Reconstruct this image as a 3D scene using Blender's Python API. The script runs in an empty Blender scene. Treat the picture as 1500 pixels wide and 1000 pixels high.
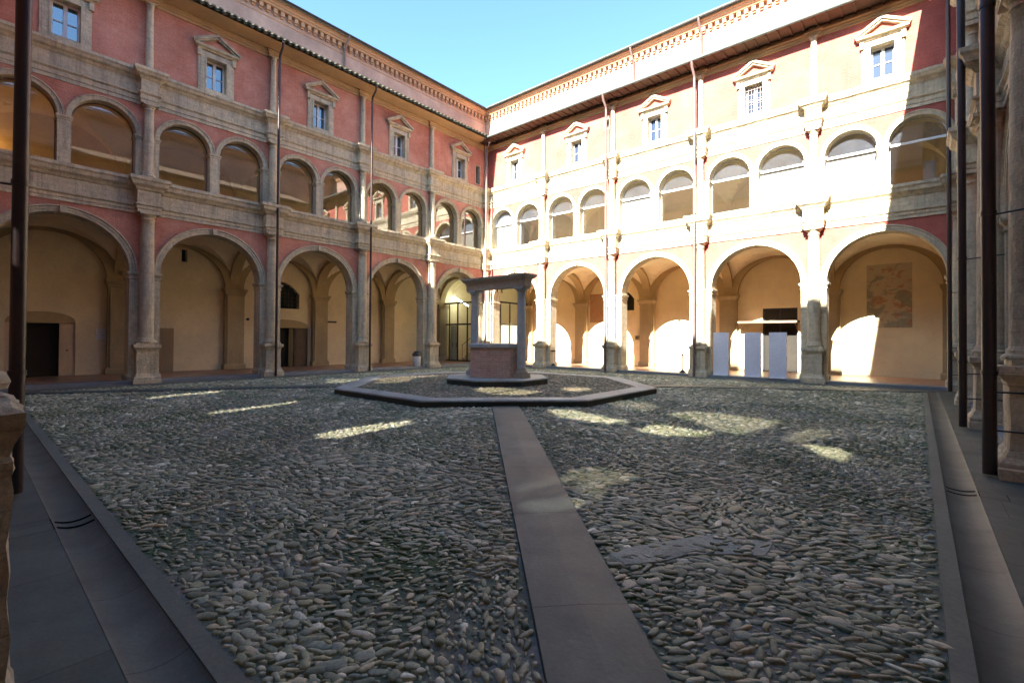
import bpy, math, random
import numpy as np
from mathutils import noise, Vector
R = math.radians
random.seed(7); rng = np.random.default_rng(7)
S = bpy.context.scene
COL = S.collection

# ------------------------------------------------------------------ helpers
class MB:
    def __init__(s): s.v = []; s.f = []; s.sm = []
    def quad(s, a, b, c, d, sm=False):
        i = len(s.v); s.v += [a, b, c, d]; s.f.append((i, i+1, i+2, i+3)); s.sm.append(sm)
    def poly(s, pts, sm=False):
        i = len(s.v); s.v += list(pts); s.f.append(tuple(range(i, i+len(pts)))); s.sm.append(sm)
    def box(s, x0, x1, y0, y1, z0, z1):
        i = len(s.v)
        s.v += [(x, y, z) for z in (z0, z1) for y in (y0, y1) for x in (x0, x1)]
        for f in ((0, 2, 3, 1), (4, 5, 7, 6), (0, 1, 5, 4), (2, 6, 7, 3), (0, 4, 6, 2), (1, 3, 7, 5)):
            s.f.append(tuple(i+k for k in f)); s.sm.append(False)
    def sbox(s, s0, s1, n0, n1, z0, z1): s.box(min(s0, s1), max(s0, s1), -max(n0, n1), -min(n0, n1), z0, z1)
    def grid(s, P, sm=False, closed=False):
        # P: list of rows of points
        i = len(s.v); m = len(P[0])
        for row in P: s.v += row
        for a in range(len(P)-1):
            for b in range(m if closed else m-1):
                c = (b+1) % m
                s.f.append((i+a*m+b, i+a*m+c, i+(a+1)*m+c, i+(a+1)*m+b)); s.sm.append(sm)
    def lathe(s, prof, cx=0, cy=0, seg=20, sm=True, cap=True):
        P = [[(cx+r*math.cos(2*math.pi*k/seg), cy+r*math.sin(2*math.pi*k/seg), z) for k in range(seg)] for r, z in prof]
        s.grid(P, sm, True)
        if cap:
            s.poly(P[-1]); s.poly(P[0][::-1])
    def tube(s, pts, r, seg=8):
        P = []
        pts = [Vector(p) for p in pts]
        for i, p in enumerate(pts):
            t = (pts[min(i+1, len(pts)-1)]-pts[max(i-1, 0)]).normalized()
            u = t.cross(Vector((0.3, 1, 0.1))).normalized(); w = t.cross(u)
            P.append([tuple(p+r*(math.cos(2*math.pi*k/seg)*u+math.sin(2*math.pi*k/seg)*w)) for k in range(seg)])
        s.grid(P, True, True); s.poly(P[0]); s.poly(P[-1])
    def prism(s, pts, z0, z1):   # polygon (x,y) extruded in z
        n = len(pts)
        s.poly([(x, y, z1) for x, y in pts]); s.poly([(x, y, z0) for x, y in pts][::-1])
        for k in range(n):
            a, b = pts[k], pts[(k+1) % n]
            s.quad((a[0], a[1], z0), (b[0], b[1], z0), (b[0], b[1], z1), (a[0], a[1], z1))
    def sprism(s, pts, n0, n1):  # polygon (s,z) extruded along n
        n = len(pts)
        s.poly([(x, -n1, z) for x, z in pts]); s.poly([(x, -n0, z) for x, z in pts][::-1])
        for k in range(n):
            a, b = pts[k], pts[(k+1) % n]
            s.quad((a[0], -n0, a[1]), (b[0], -n0, b[1]), (b[0], -n1, b[1]), (a[0], -n1, a[1]))
    def sweep(s, path, prof, step=0.22):
        # path (s,n) plan polyline, profile (out,z)
        n = len(path); nor = []
        for i in range(n-1):
            dx, dy = path[i+1][0]-path[i][0], path[i+1][1]-path[i][1]; l = math.hypot(dx, dy); nor.append((-dy/l, dx/l))
        mit = []
        for i in range(n):
            if i == 0: mit.append(nor[0])
            elif i == n-1: mit.append(nor[-1])
            else:
                a, b = nor[i-1], nor[i]; d = 1+a[0]*b[0]+a[1]*b[1]
                mit.append(((a[0]+b[0])/d, (a[1]+b[1])/d))
        st = []
        for i in range(n-1):
            l = math.hypot(path[i+1][0]-path[i][0], path[i+1][1]-path[i][1]); k = max(1, round(l/step))
            for j in range(k):
                t = j/k
                m = mit[i] if j == 0 else nor[i]
                st.append(((path[i][0]*(1-t)+path[i+1][0]*t, path[i][1]*(1-t)+path[i+1][1]*t), m))
        st.append((path[-1], mit[-1]))
        rows = [[(p[0]+m[0]*o, -(p[1]+m[1]*o), z) for o, z in prof] for p, m in st]
        s.grid(rows)
        s.poly(rows[0]); s.poly(rows[-1][::-1])
    def ring(s, c, zs, prof, seg=36, a0=0, a1=math.pi):
        # profile (radius,n) swept round an arc in the facade plane
        rows = []
        for k in range(seg+1):
            a = a0+(a1-a0)*k/seg
            rows.append([(c-r*math.cos(a), -n, zs+r*math.sin(a)) for r, n in prof])
        s.grid(rows)
    def jitter(s, amp, sc=3.0, seed=0, zk=1.0):
        out = []
        for x, y, z in s.v:
            d = noise.noise_vector(Vector((x*sc+seed, y*sc, z*sc)))+.5*noise.noise_vector(Vector((x*sc*3+seed, y*sc*3, z*sc*3+9)))
            out.append((x+d.x*amp, y+d.y*amp, z+d.z*amp*zk))
        s.v = out; return s

def mesh(mb, name, mat):
    me = bpy.data.meshes.new(name); me.from_pydata(mb.v, [], mb.f); me.materials.append(mat)
    me.polygons.foreach_set('use_smooth', mb.sm); me.update(); return me
def part(mb, name, mat, parent=None, loc=(0, 0, 0), rz=0):
    me = mb if isinstance(mb, bpy.types.Mesh) else mesh(mb, name, mat)
    o = bpy.data.objects.new(name, me); COL.objects.link(o); o.location = loc; o.rotation_euler = (0, 0, rz)
    if parent: o.parent = parent
    return o
def tag(o, label=None, cat=None, group=None, kind=None):
    if label: o['label'] = label
    if cat: o['category'] = cat
    if group: o['group'] = group
    if kind: o['kind'] = kind
    return o
def empty(name, loc=(0, 0, 0), rz=0):
    o = bpy.data.objects.new(name, None); COL.objects.link(o); o.location = loc; o.rotation_euler = (0, 0, rz); return o

# ------------------------------------------------------------------ materials
class NT:
    def __init__(s, name):
        s.m = bpy.data.materials.new(name); s.m.use_nodes = True; s.t = s.m.node_tree; s.n = s.t.nodes; s.l = s.t.links
        s.b = s.n['Principled BSDF']; s.out = s.n['Material Output']
        s.pos = s.n.new('ShaderNodeNewGeometry').outputs['Position']
    def node(s, ty, **k):
        o = s.n.new(ty)
        for a, b in k.items(): setattr(o, a, b)
        return o
    def mapped(s, scale):
        m = s.node('ShaderNodeMapping'); m.inputs['Scale'].default_value = scale; s.l.new(s.pos, m.inputs['Vector']); return m.outputs[0]
    def noise(s, scale, detail=5, rough=.6, vec=None, dist=0):
        o = s.node('ShaderNodeTexNoise'); o.inputs['Scale'].default_value = scale; o.inputs['Detail'].default_value = detail
        o.inputs['Roughness'].default_value = rough; o.inputs['Distortion'].default_value = dist
        s.l.new(vec or s.pos, o.inputs['Vector']); return o.outputs['Fac']
    def ramp(s, fac, stops):
        o = s.node('ShaderNodeValToRGB'); e = o.color_ramp.elements
        while len(e) < len(stops): e.new(.5)
        for i, (p, c) in enumerate(stops): e[i].position = p; e[i].color = (*c, 1) if len(c) == 3 else c
        s.l.new(fac, o.inputs['Fac']); return o.outputs['Color']
    def mix(s, fac, a, b, mode='MIX'):
        o = s.node('ShaderNodeMix', data_type='RGBA', blend_type=mode)
        for k, v in ((0, fac), (6, a), (7, b)):
            if isinstance(v, (int, float)): o.inputs[k].default_value = v
            elif isinstance(v, tuple): o.inputs[k].default_value = (*v, 1)
            else: s.l.new(v, o.inputs[k])
        return o.outputs[2]
    def math(s, op, a, b=0.0):
        o = s.node('ShaderNodeMath', operation=op)
        for k, v in ((0, a), (1, b)):
            if isinstance(v, (int, float)): o.inputs[k].default_value = v
            else: s.l.new(v, o.inputs[k])
        return o.outputs[0]
    def col(s, c):
        if isinstance(c, tuple): s.b.inputs['Base Color'].default_value = (*c, 1)
        else: s.l.new(c, s.b.inputs['Base Color'])
    def bump(s, h, strength=.4, dist=.02):
        o = s.node('ShaderNodeBump'); o.inputs['Strength'].default_value = strength; o.inputs['Distance'].default_value = dist
        s.l.new(h, o.inputs['Height']); s.l.new(o.outputs[0], s.b.inputs['Normal'])
    def rough(s, v):
        if isinstance(v, (int, float)): s.b.inputs['Roughness'].default_value = v
        else: s.l.new(v, s.b.inputs['Roughness'])

def wallcoord(t):
    sep = t.node('ShaderNodeSeparateXYZ'); t.l.new(t.pos, sep.inputs[0])
    nrm = t.node('ShaderNodeNewGeometry'); s2 = t.node('ShaderNodeSeparateXYZ'); t.l.new(nrm.outputs['Normal'], s2.inputs[0])
    gt = t.math('GREATER_THAN', t.math('ABSOLUTE', s2.outputs['X']), .7)
    u = t.node('ShaderNodeMix', data_type='FLOAT'); t.l.new(gt, u.inputs[0]); t.l.new(sep.outputs['X'], u.inputs[2]); t.l.new(sep.outputs['Y'], u.inputs[3])
    cmb = t.node('ShaderNodeCombineXYZ'); t.l.new(u.outputs[0], cmb.inputs[0]); t.l.new(sep.outputs['Z'], cmb.inputs[1]); return cmb.outputs[0]
def mottled(name, a, b, c, sc=1.2, streak=.0, rough=.85, bump=.3, bsc=14, fine=.35, blocks=0):
    t = NT(name)
    f = t.noise(sc, 6, .65); g = t.noise(sc*7, 5, .7)
    col = t.mix(t.ramp(f, [(.32, (0, 0, 0)), (.68, (1, 1, 1))]), a, b)
    col = t.mix(t.math('MULTIPLY', t.ramp(g, [(.45, (0, 0, 0)), (.75, (1, 1, 1))]), fine), col, c)
    if streak:
        s_ = t.noise(1, 5, .7, t.mapped((5, 5, .5)))
        col = t.mix(t.math('MULTIPLY', t.ramp(s_, [(.48, (0, 0, 0)), (.72, (1, 1, 1))]), streak), col, c)
    gr = t.ramp(t.noise(38, 5, .75), [(.3, (.80, .80, .80)), (.7, (1.16, 1.16, 1.16))]); col = t.mix(1, col, gr, 'MULTIPLY')
    h = t.math('ADD', t.noise(bsc, 8, .7), t.math('MULTIPLY', g, .8))
    if blocks:
        br = t.node('ShaderNodeTexBrick'); t.l.new(wallcoord(t), br.inputs['Vector']); br.inputs['Scale'].default_value = 1
        br.inputs['Brick Width'].default_value = blocks*2.4; br.inputs['Row Height'].default_value = blocks; br.inputs['Mortar Size'].default_value = .006; br.inputs['Mortar Smooth'].default_value = .3
        br.inputs['Color1'].default_value = (1.1, 1.08, 1.04, 1); br.inputs['Color2'].default_value = (.82, .84, .88, 1); br.inputs['Mortar'].default_value = (.5, .48, .45, 1)
        col = t.mix(.28, col, t.mix(1, col, br.outputs['Color'], 'MULTIPLY')); h = t.math('SUBTRACT', h, t.math('MULTIPLY', br.outputs['Fac'], .5))
    bg_ = t.ramp(t.noise(.33, 4, .6), [(.35, (.86, .86, .87)), (.65, (1.1, 1.1, 1.08))]); col = t.mix(1, col, bg_, 'MULTIPLY')
    t.col(col); t.rough(rough); t.bump(h, bump, .03)
    return t.m

STONE = mottled('sandstone', (.68, .57, .38), (.52, .46, .34), (.25, .22, .17), .9, .75, .9, .8, 11, .6, .155)
PALE = mottled('pale_stone', (.46, .38, .27), (.36, .31, .24), (.22, .2, .17), 1.6, .35, .85, .4, 12, .4)
OCHRE_STONE = mottled('ochre_stone', (.48, .38, .22), (.40, .32, .19), (.26, .2, .13), 1.8, .35, .9, .4, 12)
PLASTER = mottled('ochre_plaster', (.85, .73, .49), (.80, .67, .44), (.68, .56, .38), .5, .15, .92, .2, 7, .4)
VAULT = mottled('vault_plaster', (.85, .76, .56), (.80, .70, .5), (.7, .6, .43), .8, 0, .92, .1, 7, .25)
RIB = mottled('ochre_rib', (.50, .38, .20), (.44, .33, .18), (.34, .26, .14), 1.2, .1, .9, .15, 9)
CORNICE_PLASTER = mottled('eaves_plaster', (.50, .34, .17), (.42, .29, .16), (.3, .22, .14), 1.0, .2, .9, .15, 9)
GREY = mottled('grey_granite', (.52, .56, .56), (.40, .435, .44), (.26, .28, .28), 5, .2, .8, .3, 30, .5)
DARKSTONE = mottled('dark_mossy_stone', (.045, .05, .035), (.06, .06, .055), (.03, .045, .02), 4, .2, .85, .4, 20)
WHITE_PAINT = mottled('white_paint', (.74, .74, .74), (.7, .7, .71), (.6, .6, .62), 2, 0, .5, .03, 20, .2)
LILAC = mottled('lilac_panel_paint', (.72, .72, .80), (.68, .68, .77), (.6, .6, .7), 1.2, 0, .6, .04, 20, .3)
CREAMDOOR = mottled('cream_door_paint', (.74, .58, .38), (.68, .53, .34), (.5, .4, .26), 2, .3, .6, .1, 12)
BROWNDOOR = mottled('brown_door_paint', (.13, .085, .05), (.10, .065, .04), (.07, .05, .03), 3, .4, .6, .15, 14)
PIPE_DARK = mottled('dark_pipe_paint', (.022, .012, .013), (.03, .018, .018), (.05, .03, .025), 4, .3, .35, .08, 20)
PIPE_COPPER = mottled('weathered_copper', (.20, .12, .105), (.14, .085, .08), (.10, .09, .08), 3, .4, .45, .1, 20)
GUTTER = mottled('gutter_metal', (.20, .24, .23), (.14, .17, .16), (.09, .1, .09), 3, .3, .5, .1, 20)
TILE = mottled('roof_tile', (.24, .15, .10), (.17, .12, .09), (.10, .10, .06), 6, 0, .9, .3, 20, .6)
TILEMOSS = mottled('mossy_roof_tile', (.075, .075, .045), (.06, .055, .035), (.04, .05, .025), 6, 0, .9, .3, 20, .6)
WOOD = mottled('eaves_wood', (.14, .085, .06), (.11, .065, .045), (.07, .045, .035), 4, .3, .8, .2, 20)
BLACK = mottled('black_metal', (.012, .012, .013), (.016, .016, .016), (.03, .03, .03), 3, 0, .4, .03, 20)
HOLE = mottled('black_hole', (.006, .006, .006), (.006, .006, .006), (.006, .006, .006), 1, 0, 1, 0); HOLE.node_tree.nodes['Principled BSDF'].inputs['Specular IOR Level'].default_value = 0
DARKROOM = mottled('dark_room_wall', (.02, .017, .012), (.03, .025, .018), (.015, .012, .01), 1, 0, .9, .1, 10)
MORTAR = mottled('mortar_patch', (.44, .47, .41), (.34, .37, .32), (.2, .22, .18), 5, 0, .85, .6, 22, .6)
MARBLE = mottled('white_plaque', (.85, .84, .82), (.82, .81, .79), (.42, .4, .37), 5, 0, .5, .03, 20)

def brickish(name, c1, c2, mort, stain, sz=(.27, .065), vertical_axis='z', bumpk=.35, contrast=.5):
    t = NT(name)
    sep = t.node('ShaderNodeSeparateXYZ'); t.l.new(t.pos, sep.inputs[0])
    nrm = t.node('ShaderNodeNewGeometry'); s2 = t.node('ShaderNodeSeparateXYZ'); t.l.new(nrm.outputs['Normal'], s2.inputs[0])
    ax = t.math('ABSOLUTE', s2.outputs['X']); gt = t.math('GREATER_THAN', ax, .7)
    u = t.node('ShaderNodeMix', data_type='FLOAT'); t.l.new(gt, u.inputs[0]); t.l.new(sep.outputs['X'], u.inputs[2]); t.l.new(sep.outputs['Y'], u.inputs[3])
    cmb = t.node('ShaderNodeCombineXYZ'); t.l.new(u.outputs[0], cmb.inputs[0]); t.l.new(sep.outputs['Z'], cmb.inputs[1])
    wob = t.noise(3, 3); wm = t.node('ShaderNodeVectorMath', operation='ADD'); t.l.new(cmb.outputs[0], wm.inputs[0])
    wc = t.node('ShaderNodeCombineXYZ'); t.l.new(t.math('MULTIPLY', wob, .03), wc.inputs[1]); t.l.new(wc.outputs[0], wm.inputs[1])
    br = t.node('ShaderNodeTexBrick'); t.l.new(wm.outputs[0], br.inputs['Vector'])
    br.inputs['Scale'].default_value = 1; br.inputs['Brick Width'].default_value = sz[0]; br.inputs['Row Height'].default_value = sz[1]
    br.inputs['Mortar Size'].default_value = .007; br.inputs['Mortar Smooth'].default_value = .4
    br.inputs['Color1'].default_value = (*c1, 1); br.inputs['Color2'].default_value = (*c2, 1); br.inputs['Mortar'].default_value = (*mort, 1)
    base = t.mix(contrast, tuple((a+b)/2 for a, b in zip(c1, c2)), br.outputs['Color'])
    f = t.ramp(t.noise(.9, 7, .7), [(.38, (0, 0, 0)), (.66, (1, 1, 1))])
    g = t.ramp(t.noise(6, 5, .7), [(.5, (0, 0, 0)), (.8, (1, 1, 1))])
    c = t.mix(t.math('MULTIPLY', f, .7), base, stain); big = t.ramp(t.noise(.45, 4, .6), [(.35, (.80, .80, .82)), (.65, (1.14, 1.12, 1.1))]); c = t.mix(1, c, big, 'MULTIPLY'); c = t.mix(t.math('MULTIPLY', g, .3), c, tuple(x*.6 for x in c1))
    st = t.ramp(t.noise(1, 5, .7, t.mapped((3, 3, .4))), [(.5, (0, 0, 0)), (.75, (1, 1, 1))])
    c = t.mix(t.math('MULTIPLY', st, .3), c, tuple(x*.55+.03 for x in stain))
    gr = t.ramp(t.noise(30, 5, .8), [(.3, (.74, .74, .74)), (.7, (1.2, 1.2, 1.2))]); c = t.mix(1, c, gr, 'MULTIPLY')
    t.col(c); t.rough(.92)
    t.bump(t.math('ADD', t.math('MULTIPLY', br.outputs['Fac'], -.6), t.noise(18, 6, .7)), bumpk, .015)
    return t.m
RED = brickish('red_plastered_brick', (.57, .20, .118), (.47, .155, .09), (.54, .28, .20), (.60, .33, .25), contrast=.8, bumpk=.6)
RED_FAR = brickish('deep_red_brick', (.43, .105, .075), (.34, .08, .058), (.42, .17, .12), (.45, .125, .095), contrast=.8, bumpk=.6)
UPPER = brickish('pale_pink_brick', (.50, .29, .21), (.42, .24, .18), (.54, .42, .33), (.54, .36, .27), contrast=.55)
WELLBRICK = brickish('old_well_brick', (.74, .48, .36), (.50, .31, .23), (.66, .56, .47), (.64, .49, .40), (.24, .062), bumpk=.8, contrast=.9)
CORBEL = mottled('brick_cornice', (.55, .30, .16), (.47, .26, .15), (.33, .2, .13), 2, .1, .9, .3, 14)

def paving(name, a, b, w, h, joint, off=.5, rough=.6, axis=False):
    t = NT(name)
    vec = t.pos
    if axis:
        m = t.node('ShaderNodeMapping'); m.inputs['Rotation'].default_value = (0, 0, R(axis)); m.inputs['Location'].default_value = (13, 0, 0); t.l.new(t.pos, m.inputs['Vector']); vec = m.outputs[0]
    br = t.node('ShaderNodeTexBrick'); t.l.new(vec, br.inputs['Vector']); br.offset = off
    br.inputs['Scale'].default_value = 1; br.inputs['Brick Width'].default_value = w; br.inputs['Row Height'].default_value = h
    br.inputs['Mortar Size'].default_value = joint; br.inputs['Mortar Smooth'].default_value = .1
    br.inputs['Color1'].default_value = (*a, 1); br.inputs['Color2'].default_value = (*b, 1); br.inputs['Mortar'].default_value = (*[x*.35 for x in a], 1)
    n1 = t.ramp(t.noise(1.3, 7, .7), [(.3, (.55, .55, .55)), (.7, (1.25, 1.25, 1.25))])
    n2 = t.ramp(t.noise(40, 4, .8), [(.3, (.8, .8, .8)), (.7, (1.15, 1.15, 1.15))])
    c = t.mix(1, t.mix(1, br.outputs['Color'], n1, 'MULTIPLY'), n2, 'MULTIPLY')
    sp = t.ramp(t.noise(7, 2, .5), [(.72, (0, 0, 0)), (.76, (1, 1, 1))]); c = t.mix(t.math('MULTIPLY', sp, .25), c, tuple(x*1.8 for x in a))
    t.col(c)
    t.rough(t.math('ADD', rough-.15, t.math('MULTIPLY', t.noise(3, 5), .3)))
    t.bump(t.math('ADD', t.math('MULTIPLY', br.outputs['Fac'], -1.2), t.noise(30, 6, .7)), .25, .01)
    return t.m
FLAG = paving('stone_flags', (.074, .090, .077), (.094, .112, .097), 1.25, .62, .004)
PATHM = paving('path_slabs', (.058, .084, .080), (.080, .108, .104), 60, 1.35, .006, axis=-45.0)
TERRA = paving('terracotta_floor', (.42, .22, .135), (.37, .19, .115), .30, .30, .004, .5, .34)

# glass
def glass(name, tint, refl_min, refl_max, dirt=0, dirtcol=(.3, .33, .38)):
    t = NT(name); n = t.n; n.remove(t.b)
    tr = t.node('ShaderNodeBsdfTransparent'); tr.inputs[0].default_value = (*tint, 1)
    gl = t.node('ShaderNodeBsdfGlossy'); gl.inputs['Roughness'].default_value = .015; gl.inputs['Color'].default_value = (.95, .97, 1, 1)
    bp = t.node('ShaderNodeBump'); bp.inputs['Strength'].default_value = .03; bp.inputs['Distance'].default_value = .008
    t.l.new(t.noise(1.1, 2), bp.inputs['Height']); t.l.new(bp.outputs[0], gl.inputs['Normal'])
    lw = t.node('ShaderNodeLayerWeight'); lw.inputs[0].default_value = .35
    mr = t.node('ShaderNodeMapRange'); mr.inputs['To Min'].default_value = refl_min; mr.inputs['To Max'].default_value = refl_max
    t.l.new(lw.outputs['Facing'], mr.inputs['Value'])
    mx = t.node('ShaderNodeMixShader'); t.l.new(mr.outputs[0], mx.inputs[0]); t.l.new(tr.outputs[0], mx.inputs[1]); t.l.new(gl.outputs[0], mx.inputs[2])
    last = mx.outputs[0]
    if dirt:
        df = t.node('ShaderNodeBsdfDiffuse'); df.inputs[0].default_value = (*dirtcol, 1)
        m2 = t.node('ShaderNodeMixShader')
        t.l.new(t.math('MULTIPLY', t.ramp(t.noise(1.4, 5, .7), [(.3, (.5, .5, .5)), (.7, (1, 1, 1))]), dirt), m2.inputs[0])
        t.l.new(last, m2.inputs[1]); t.l.new(df.outputs[0], m2.inputs[2]); last = m2.outputs[0]
    t.l.new(last, t.out.inputs['Surface']); return t.m
GLASS = glass('loggia_glass', (.82, .82, .72), .09, .85, .012)
GLASS_SUN = glass('dusty_loggia_glass', (.7, .68, .62), .10, .6, .03)
GLASS_LUN = glass('grey_lunette_glass', (.5, .54, .58), .12, .6, .16, (.26, .30, .38))
GLASS_DOOR = glass('door_glass', (.8, .88, .8), .10, .7, .01)
def pane_mat():
    t = NT('sky_reflecting_pane'); t.col((.02, .03, .05)); t.rough(.04); t.b.inputs['IOR'].default_value = 2.2
    t.b.inputs['Specular IOR Level'].default_value = 1.0
    t.bump(t.noise(1.5, 2), .08, .02); return t.m
PANE = pane_mat()
PANE_SUN = pane_mat(); PANE_SUN.node_tree.nodes['Principled BSDF'].inputs['IOR'].default_value = 1.3; PANE_SUN.node_tree.nodes['Principled BSDF'].inputs['Base Color'].default_value = (.03, .045, .08, 1)  # bluer base colour stands in for reflected sky, with less real reflection
def tinted(name, c):
    t = NT(name); t.n.remove(t.b); tr = t.node('ShaderNodeBsdfTransparent'); tr.inputs[0].default_value = (c, c*.92, c*.9, 1)
    t.l.new(tr.outputs[0], t.out.inputs['Surface']); return t.m
def emis(name, c, s):
    t = NT(name); t.b.inputs['Emission Color'].default_value = (*c, 1); t.b.inputs['Emission Strength'].default_value = s; t.col(c); return t.m
TUBE = emis('lit_tube', (1, .98, .85), 6); BULB = emis('lit_bulb', (1, .45, .12), 6)

def fresco_mat(name, ground, greens, reds):
    t = NT(name)
    f = t.ramp(t.noise(1.6, 6, .65, dist=.8), [(.50, (0, 0, 0)), (.56, (1, 1, 1))])
    g = t.ramp(t.noise(2.6, 5, .6, t.mapped((1, 1, 1.6)), .6), [(.56, (0, 0, 0)), (.6, (1, 1, 1))])
    c = t.mix(t.math('MULTIPLY', f, .8), ground, greens); c = t.mix(t.math('MULTIPLY', g, .8), c, reds)
    k = t.ramp(t.noise(9, 6, .8), [(.45, (0, 0, 0)), (.65, (1, 1, 1))]); c = t.mix(t.math('MULTIPLY', k, .4), c, ground)
    t.col(c); t.rough(.9); t.bump(t.noise(12, 6), .15); return t.m
FRESCO = fresco_mat('faded_fresco', (.56, .47, .33), (.24, .26, .21), (.44, .20, .12))

def cobble_mat(name, dark, bal=(1.0, .98, .80)):
    t = NT(name)
    rnd = t.node('ShaderNodeNewGeometry').outputs['Random Per Island']
    k = dark
    c = t.ramp(rnd, [(0, (.050*k, .060*k, .052*k)), (.2, (.078*k, .088*k, .072*k)), (.42, (.12*k, .122*k, .09*k)), (.58, (.145*k, .153*k, .135*k)), (.74, (.092*k, .108*k, .10*k)), (.86, (.175*k, .16*k, .13*k)), (.95, (.20*k, .20*k, .185*k)), (1, (.30*k, .31*k, .30*k))])
    n = t.ramp(t.noise(55, 4, .7), [(.3, (.65, .65, .65)), (.7, (1.25, 1.25, 1.25))])
    c = t.mix(1, c, n, 'MULTIPLY')
    w = t.ramp(t.noise(.35, 4, .6), [(.35, (.8, .8, .8)), (.65, (1.15, 1.15, 1.15))]); c = t.mix(1, c, w, 'MULTIPLY')
    geo = t.node('ShaderNodeNewGeometry'); sp = t.node('ShaderNodeSeparateXYZ'); t.l.new(geo.outputs['True Normal'], sp.inputs[0])
    side = t.math('MULTIPLY', t.math('SUBTRACT', .75, sp.outputs['Z']), 1.6)
    mo = t.ramp(t.noise(.8, 5, .7), [(.42, (0, 0, 0)), (.6, (1, 1, 1))])
    mf = t.node('ShaderNodeMath', operation='MULTIPLY', use_clamp=True); t.l.new(side, mf.inputs[0]); t.l.new(mo, mf.inputs[1])
    c = t.mix(mf.outputs[0], c, (.03*k, .045*k, .02*k))
    c = t.mix(1, c, bal, 'MULTIPLY')
    t.col(c); t.rough(t.math('ADD', .5, t.math('MULTIPLY', t.noise(20, 3), .35))); t.bump(t.noise(90, 4, .7), .25, .004)
    return t.m
COBBLE = cobble_mat('river_cobbles', 2.7); COBBLE2 = cobble_mat('small_cobbles', 1.9, (1.15, .95, .72))
def soil():
    t = NT('mossy_soil')
    f = t.ramp(t.noise(.8, 5, .7), [(.4, (0, 0, 0)), (.62, (1, 1, 1))])
    c = t.mix(f, (.19, .195, .18), (.08, .12, .05)); g = t.ramp(t.noise(25, 5, .8), [(.3, (.5, .5, .5)), (.7, (1.5, 1.5, 1.5))])
    t.col(t.mix(1, c, g, 'MULTIPLY')); t.rough(.95); t.bump(t.noise(60, 6, .8), .6, .01); return t.m
SOIL = soil()

# ------------------------------------------------------------------ wall made of vertical columns with holes
def arch(c, r, zs, z0=None): return dict(a=c-r, b=c+r, z0=zs if z0 is None else z0, f=lambda s: zs+math.sqrt(max(0, r*r-(s-c)**2)), n=28)
def rect(a, b, z0, z1): return dict(a=a, b=b, z0=z0, f=lambda s: z1, n=1)
def segm(a, b, z0, zs, rise):
    c = (a+b)/2; h = (b-a)/2
    return dict(a=a, b=b, z0=z0, f=lambda s: zs+rise*(1-((s-c)/h)**2), n=12)
def wall(mb, s0, s1, z0, z1, holes, n=0.0, reveal=0.0, noreveal_below=-1):
    xs = {round(s0, 4), round(s1, 4)}
    k = s0
    for h in holes:
        for i in range(h['n']+1):
            x = h['a']+(h['b']-h['a'])*(.5-.5*math.cos(math.pi*i/h['n'])) if h['n'] > 1 else (h['a'], h['b'])[i]
            if s0 < x < s1: xs.add(round(x, 4))
    xs = sorted(xs)
    Y = -n
    for a, b in zip(xs, xs[1:]):
        m = (a+b)/2
        hs = sorted([h for h in holes if h['a'] < m < h['b']], key=lambda h: h['z0'])
        lo_a = lo_b = z0
        for h in hs:
            if h['z0'] > max(lo_a, lo_b)+1e-4: mb.quad((a, Y, lo_a), (b, Y, lo_b), (b, Y, h['z0']), (a, Y, h['z0']))
            ta, tb = h['f'](a), h['f'](b)
            if reveal:
                mb.quad((a, Y, ta), (b, Y, tb), (b, Y+reveal, tb), (a, Y+reveal, ta))
                if h['z0'] > noreveal_below: mb.quad((a, Y, h['z0']), (b, Y, h['z0']), (b, Y+reveal, h['z0']), (a, Y+reveal, h['z0']))
                if abs(a-h['a']) < 1e-3: mb.quad((a, Y, h['z0']), (a, Y, ta), (a, Y+reveal, ta), (a, Y+reveal, h['z0']))
                if abs(b-h['b']) < 1e-3: mb.quad((b, Y, h['z0']), (b, Y, tb), (b, Y+reveal, tb), (b, Y+reveal, h['z0']))
            lo_a, lo_b = ta, tb
        if z1 > min(lo_a, lo_b)+1e-4: mb.quad((a, Y, lo_a), (b, Y, lo_b), (b, Y, z1), (a, Y, z1))

# ------------------------------------------------------------------ shared small meshes
def pedestal_mb(seed):
    m = MB(); h = .29
    m.sweep([(-h, -.05), (-h, .40), (h, .40), (h, -.05)], [(0, 0), (.10, 0), (.10, .13), (.085, .15), (.085, .20), (.04, .26), (.03, .30), (0, .34), (0, .62), (0, .9), (0, 1.08), (.02, 1.10), (.02, 1.13), (.05, 1.17), (.085, 1.22), (.085, 1.31), (0, 1.315)], .09)
    m.sbox(-h+.01, h-.01, -.04, .39, 1.30, 1.312)
    m.sbox(-h-.07, h+.07, -.05, .47, 1.30, 1.314)
    return m.jitter(.017, 5, seed)
def shaft_mb(r, z0, z1, n, seed, base=True, cap=.24, plinth=.3, seg=22):
    m = MB(); p = []
    if base:
        m.sbox(-plinth, plinth, n-plinth, n+plinth*.75, z0, z0+.07)
        p += [(r*1.32, z0+.07), (r*1.36, z0+.10), (r*1.3, z0+.13), (r*1.12, z0+.145), (r*1.16, z0+.17), (r*1.1, z0+.2), (r*1.02, z0+.22)]
    else: p += [(r, z0)]
    nn = 14
    a, b = p[-1][1]+.03, z1-cap
    for i in range(nn+1):
        t = i/nn; p.append((r*(1-.13*t**1.6), a+(b-a)*t))
    rt = r*.87
    p += [(rt*1.1, b+.01), (rt*1.1, b+.035), (rt, b+.045), (rt, b+cap*.4), (rt*1.08, b+cap*.45), (rt*1.3, b+cap*.7), (rt*1.34, b+cap*.75)]
    m.lathe(p, 0, -n, seg)
    w = rt*1.42
    m.sbox(-w, w, n-w, n+w, b+cap*.75, z1)
    return m.jitter(.008, 6, seed)
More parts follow.
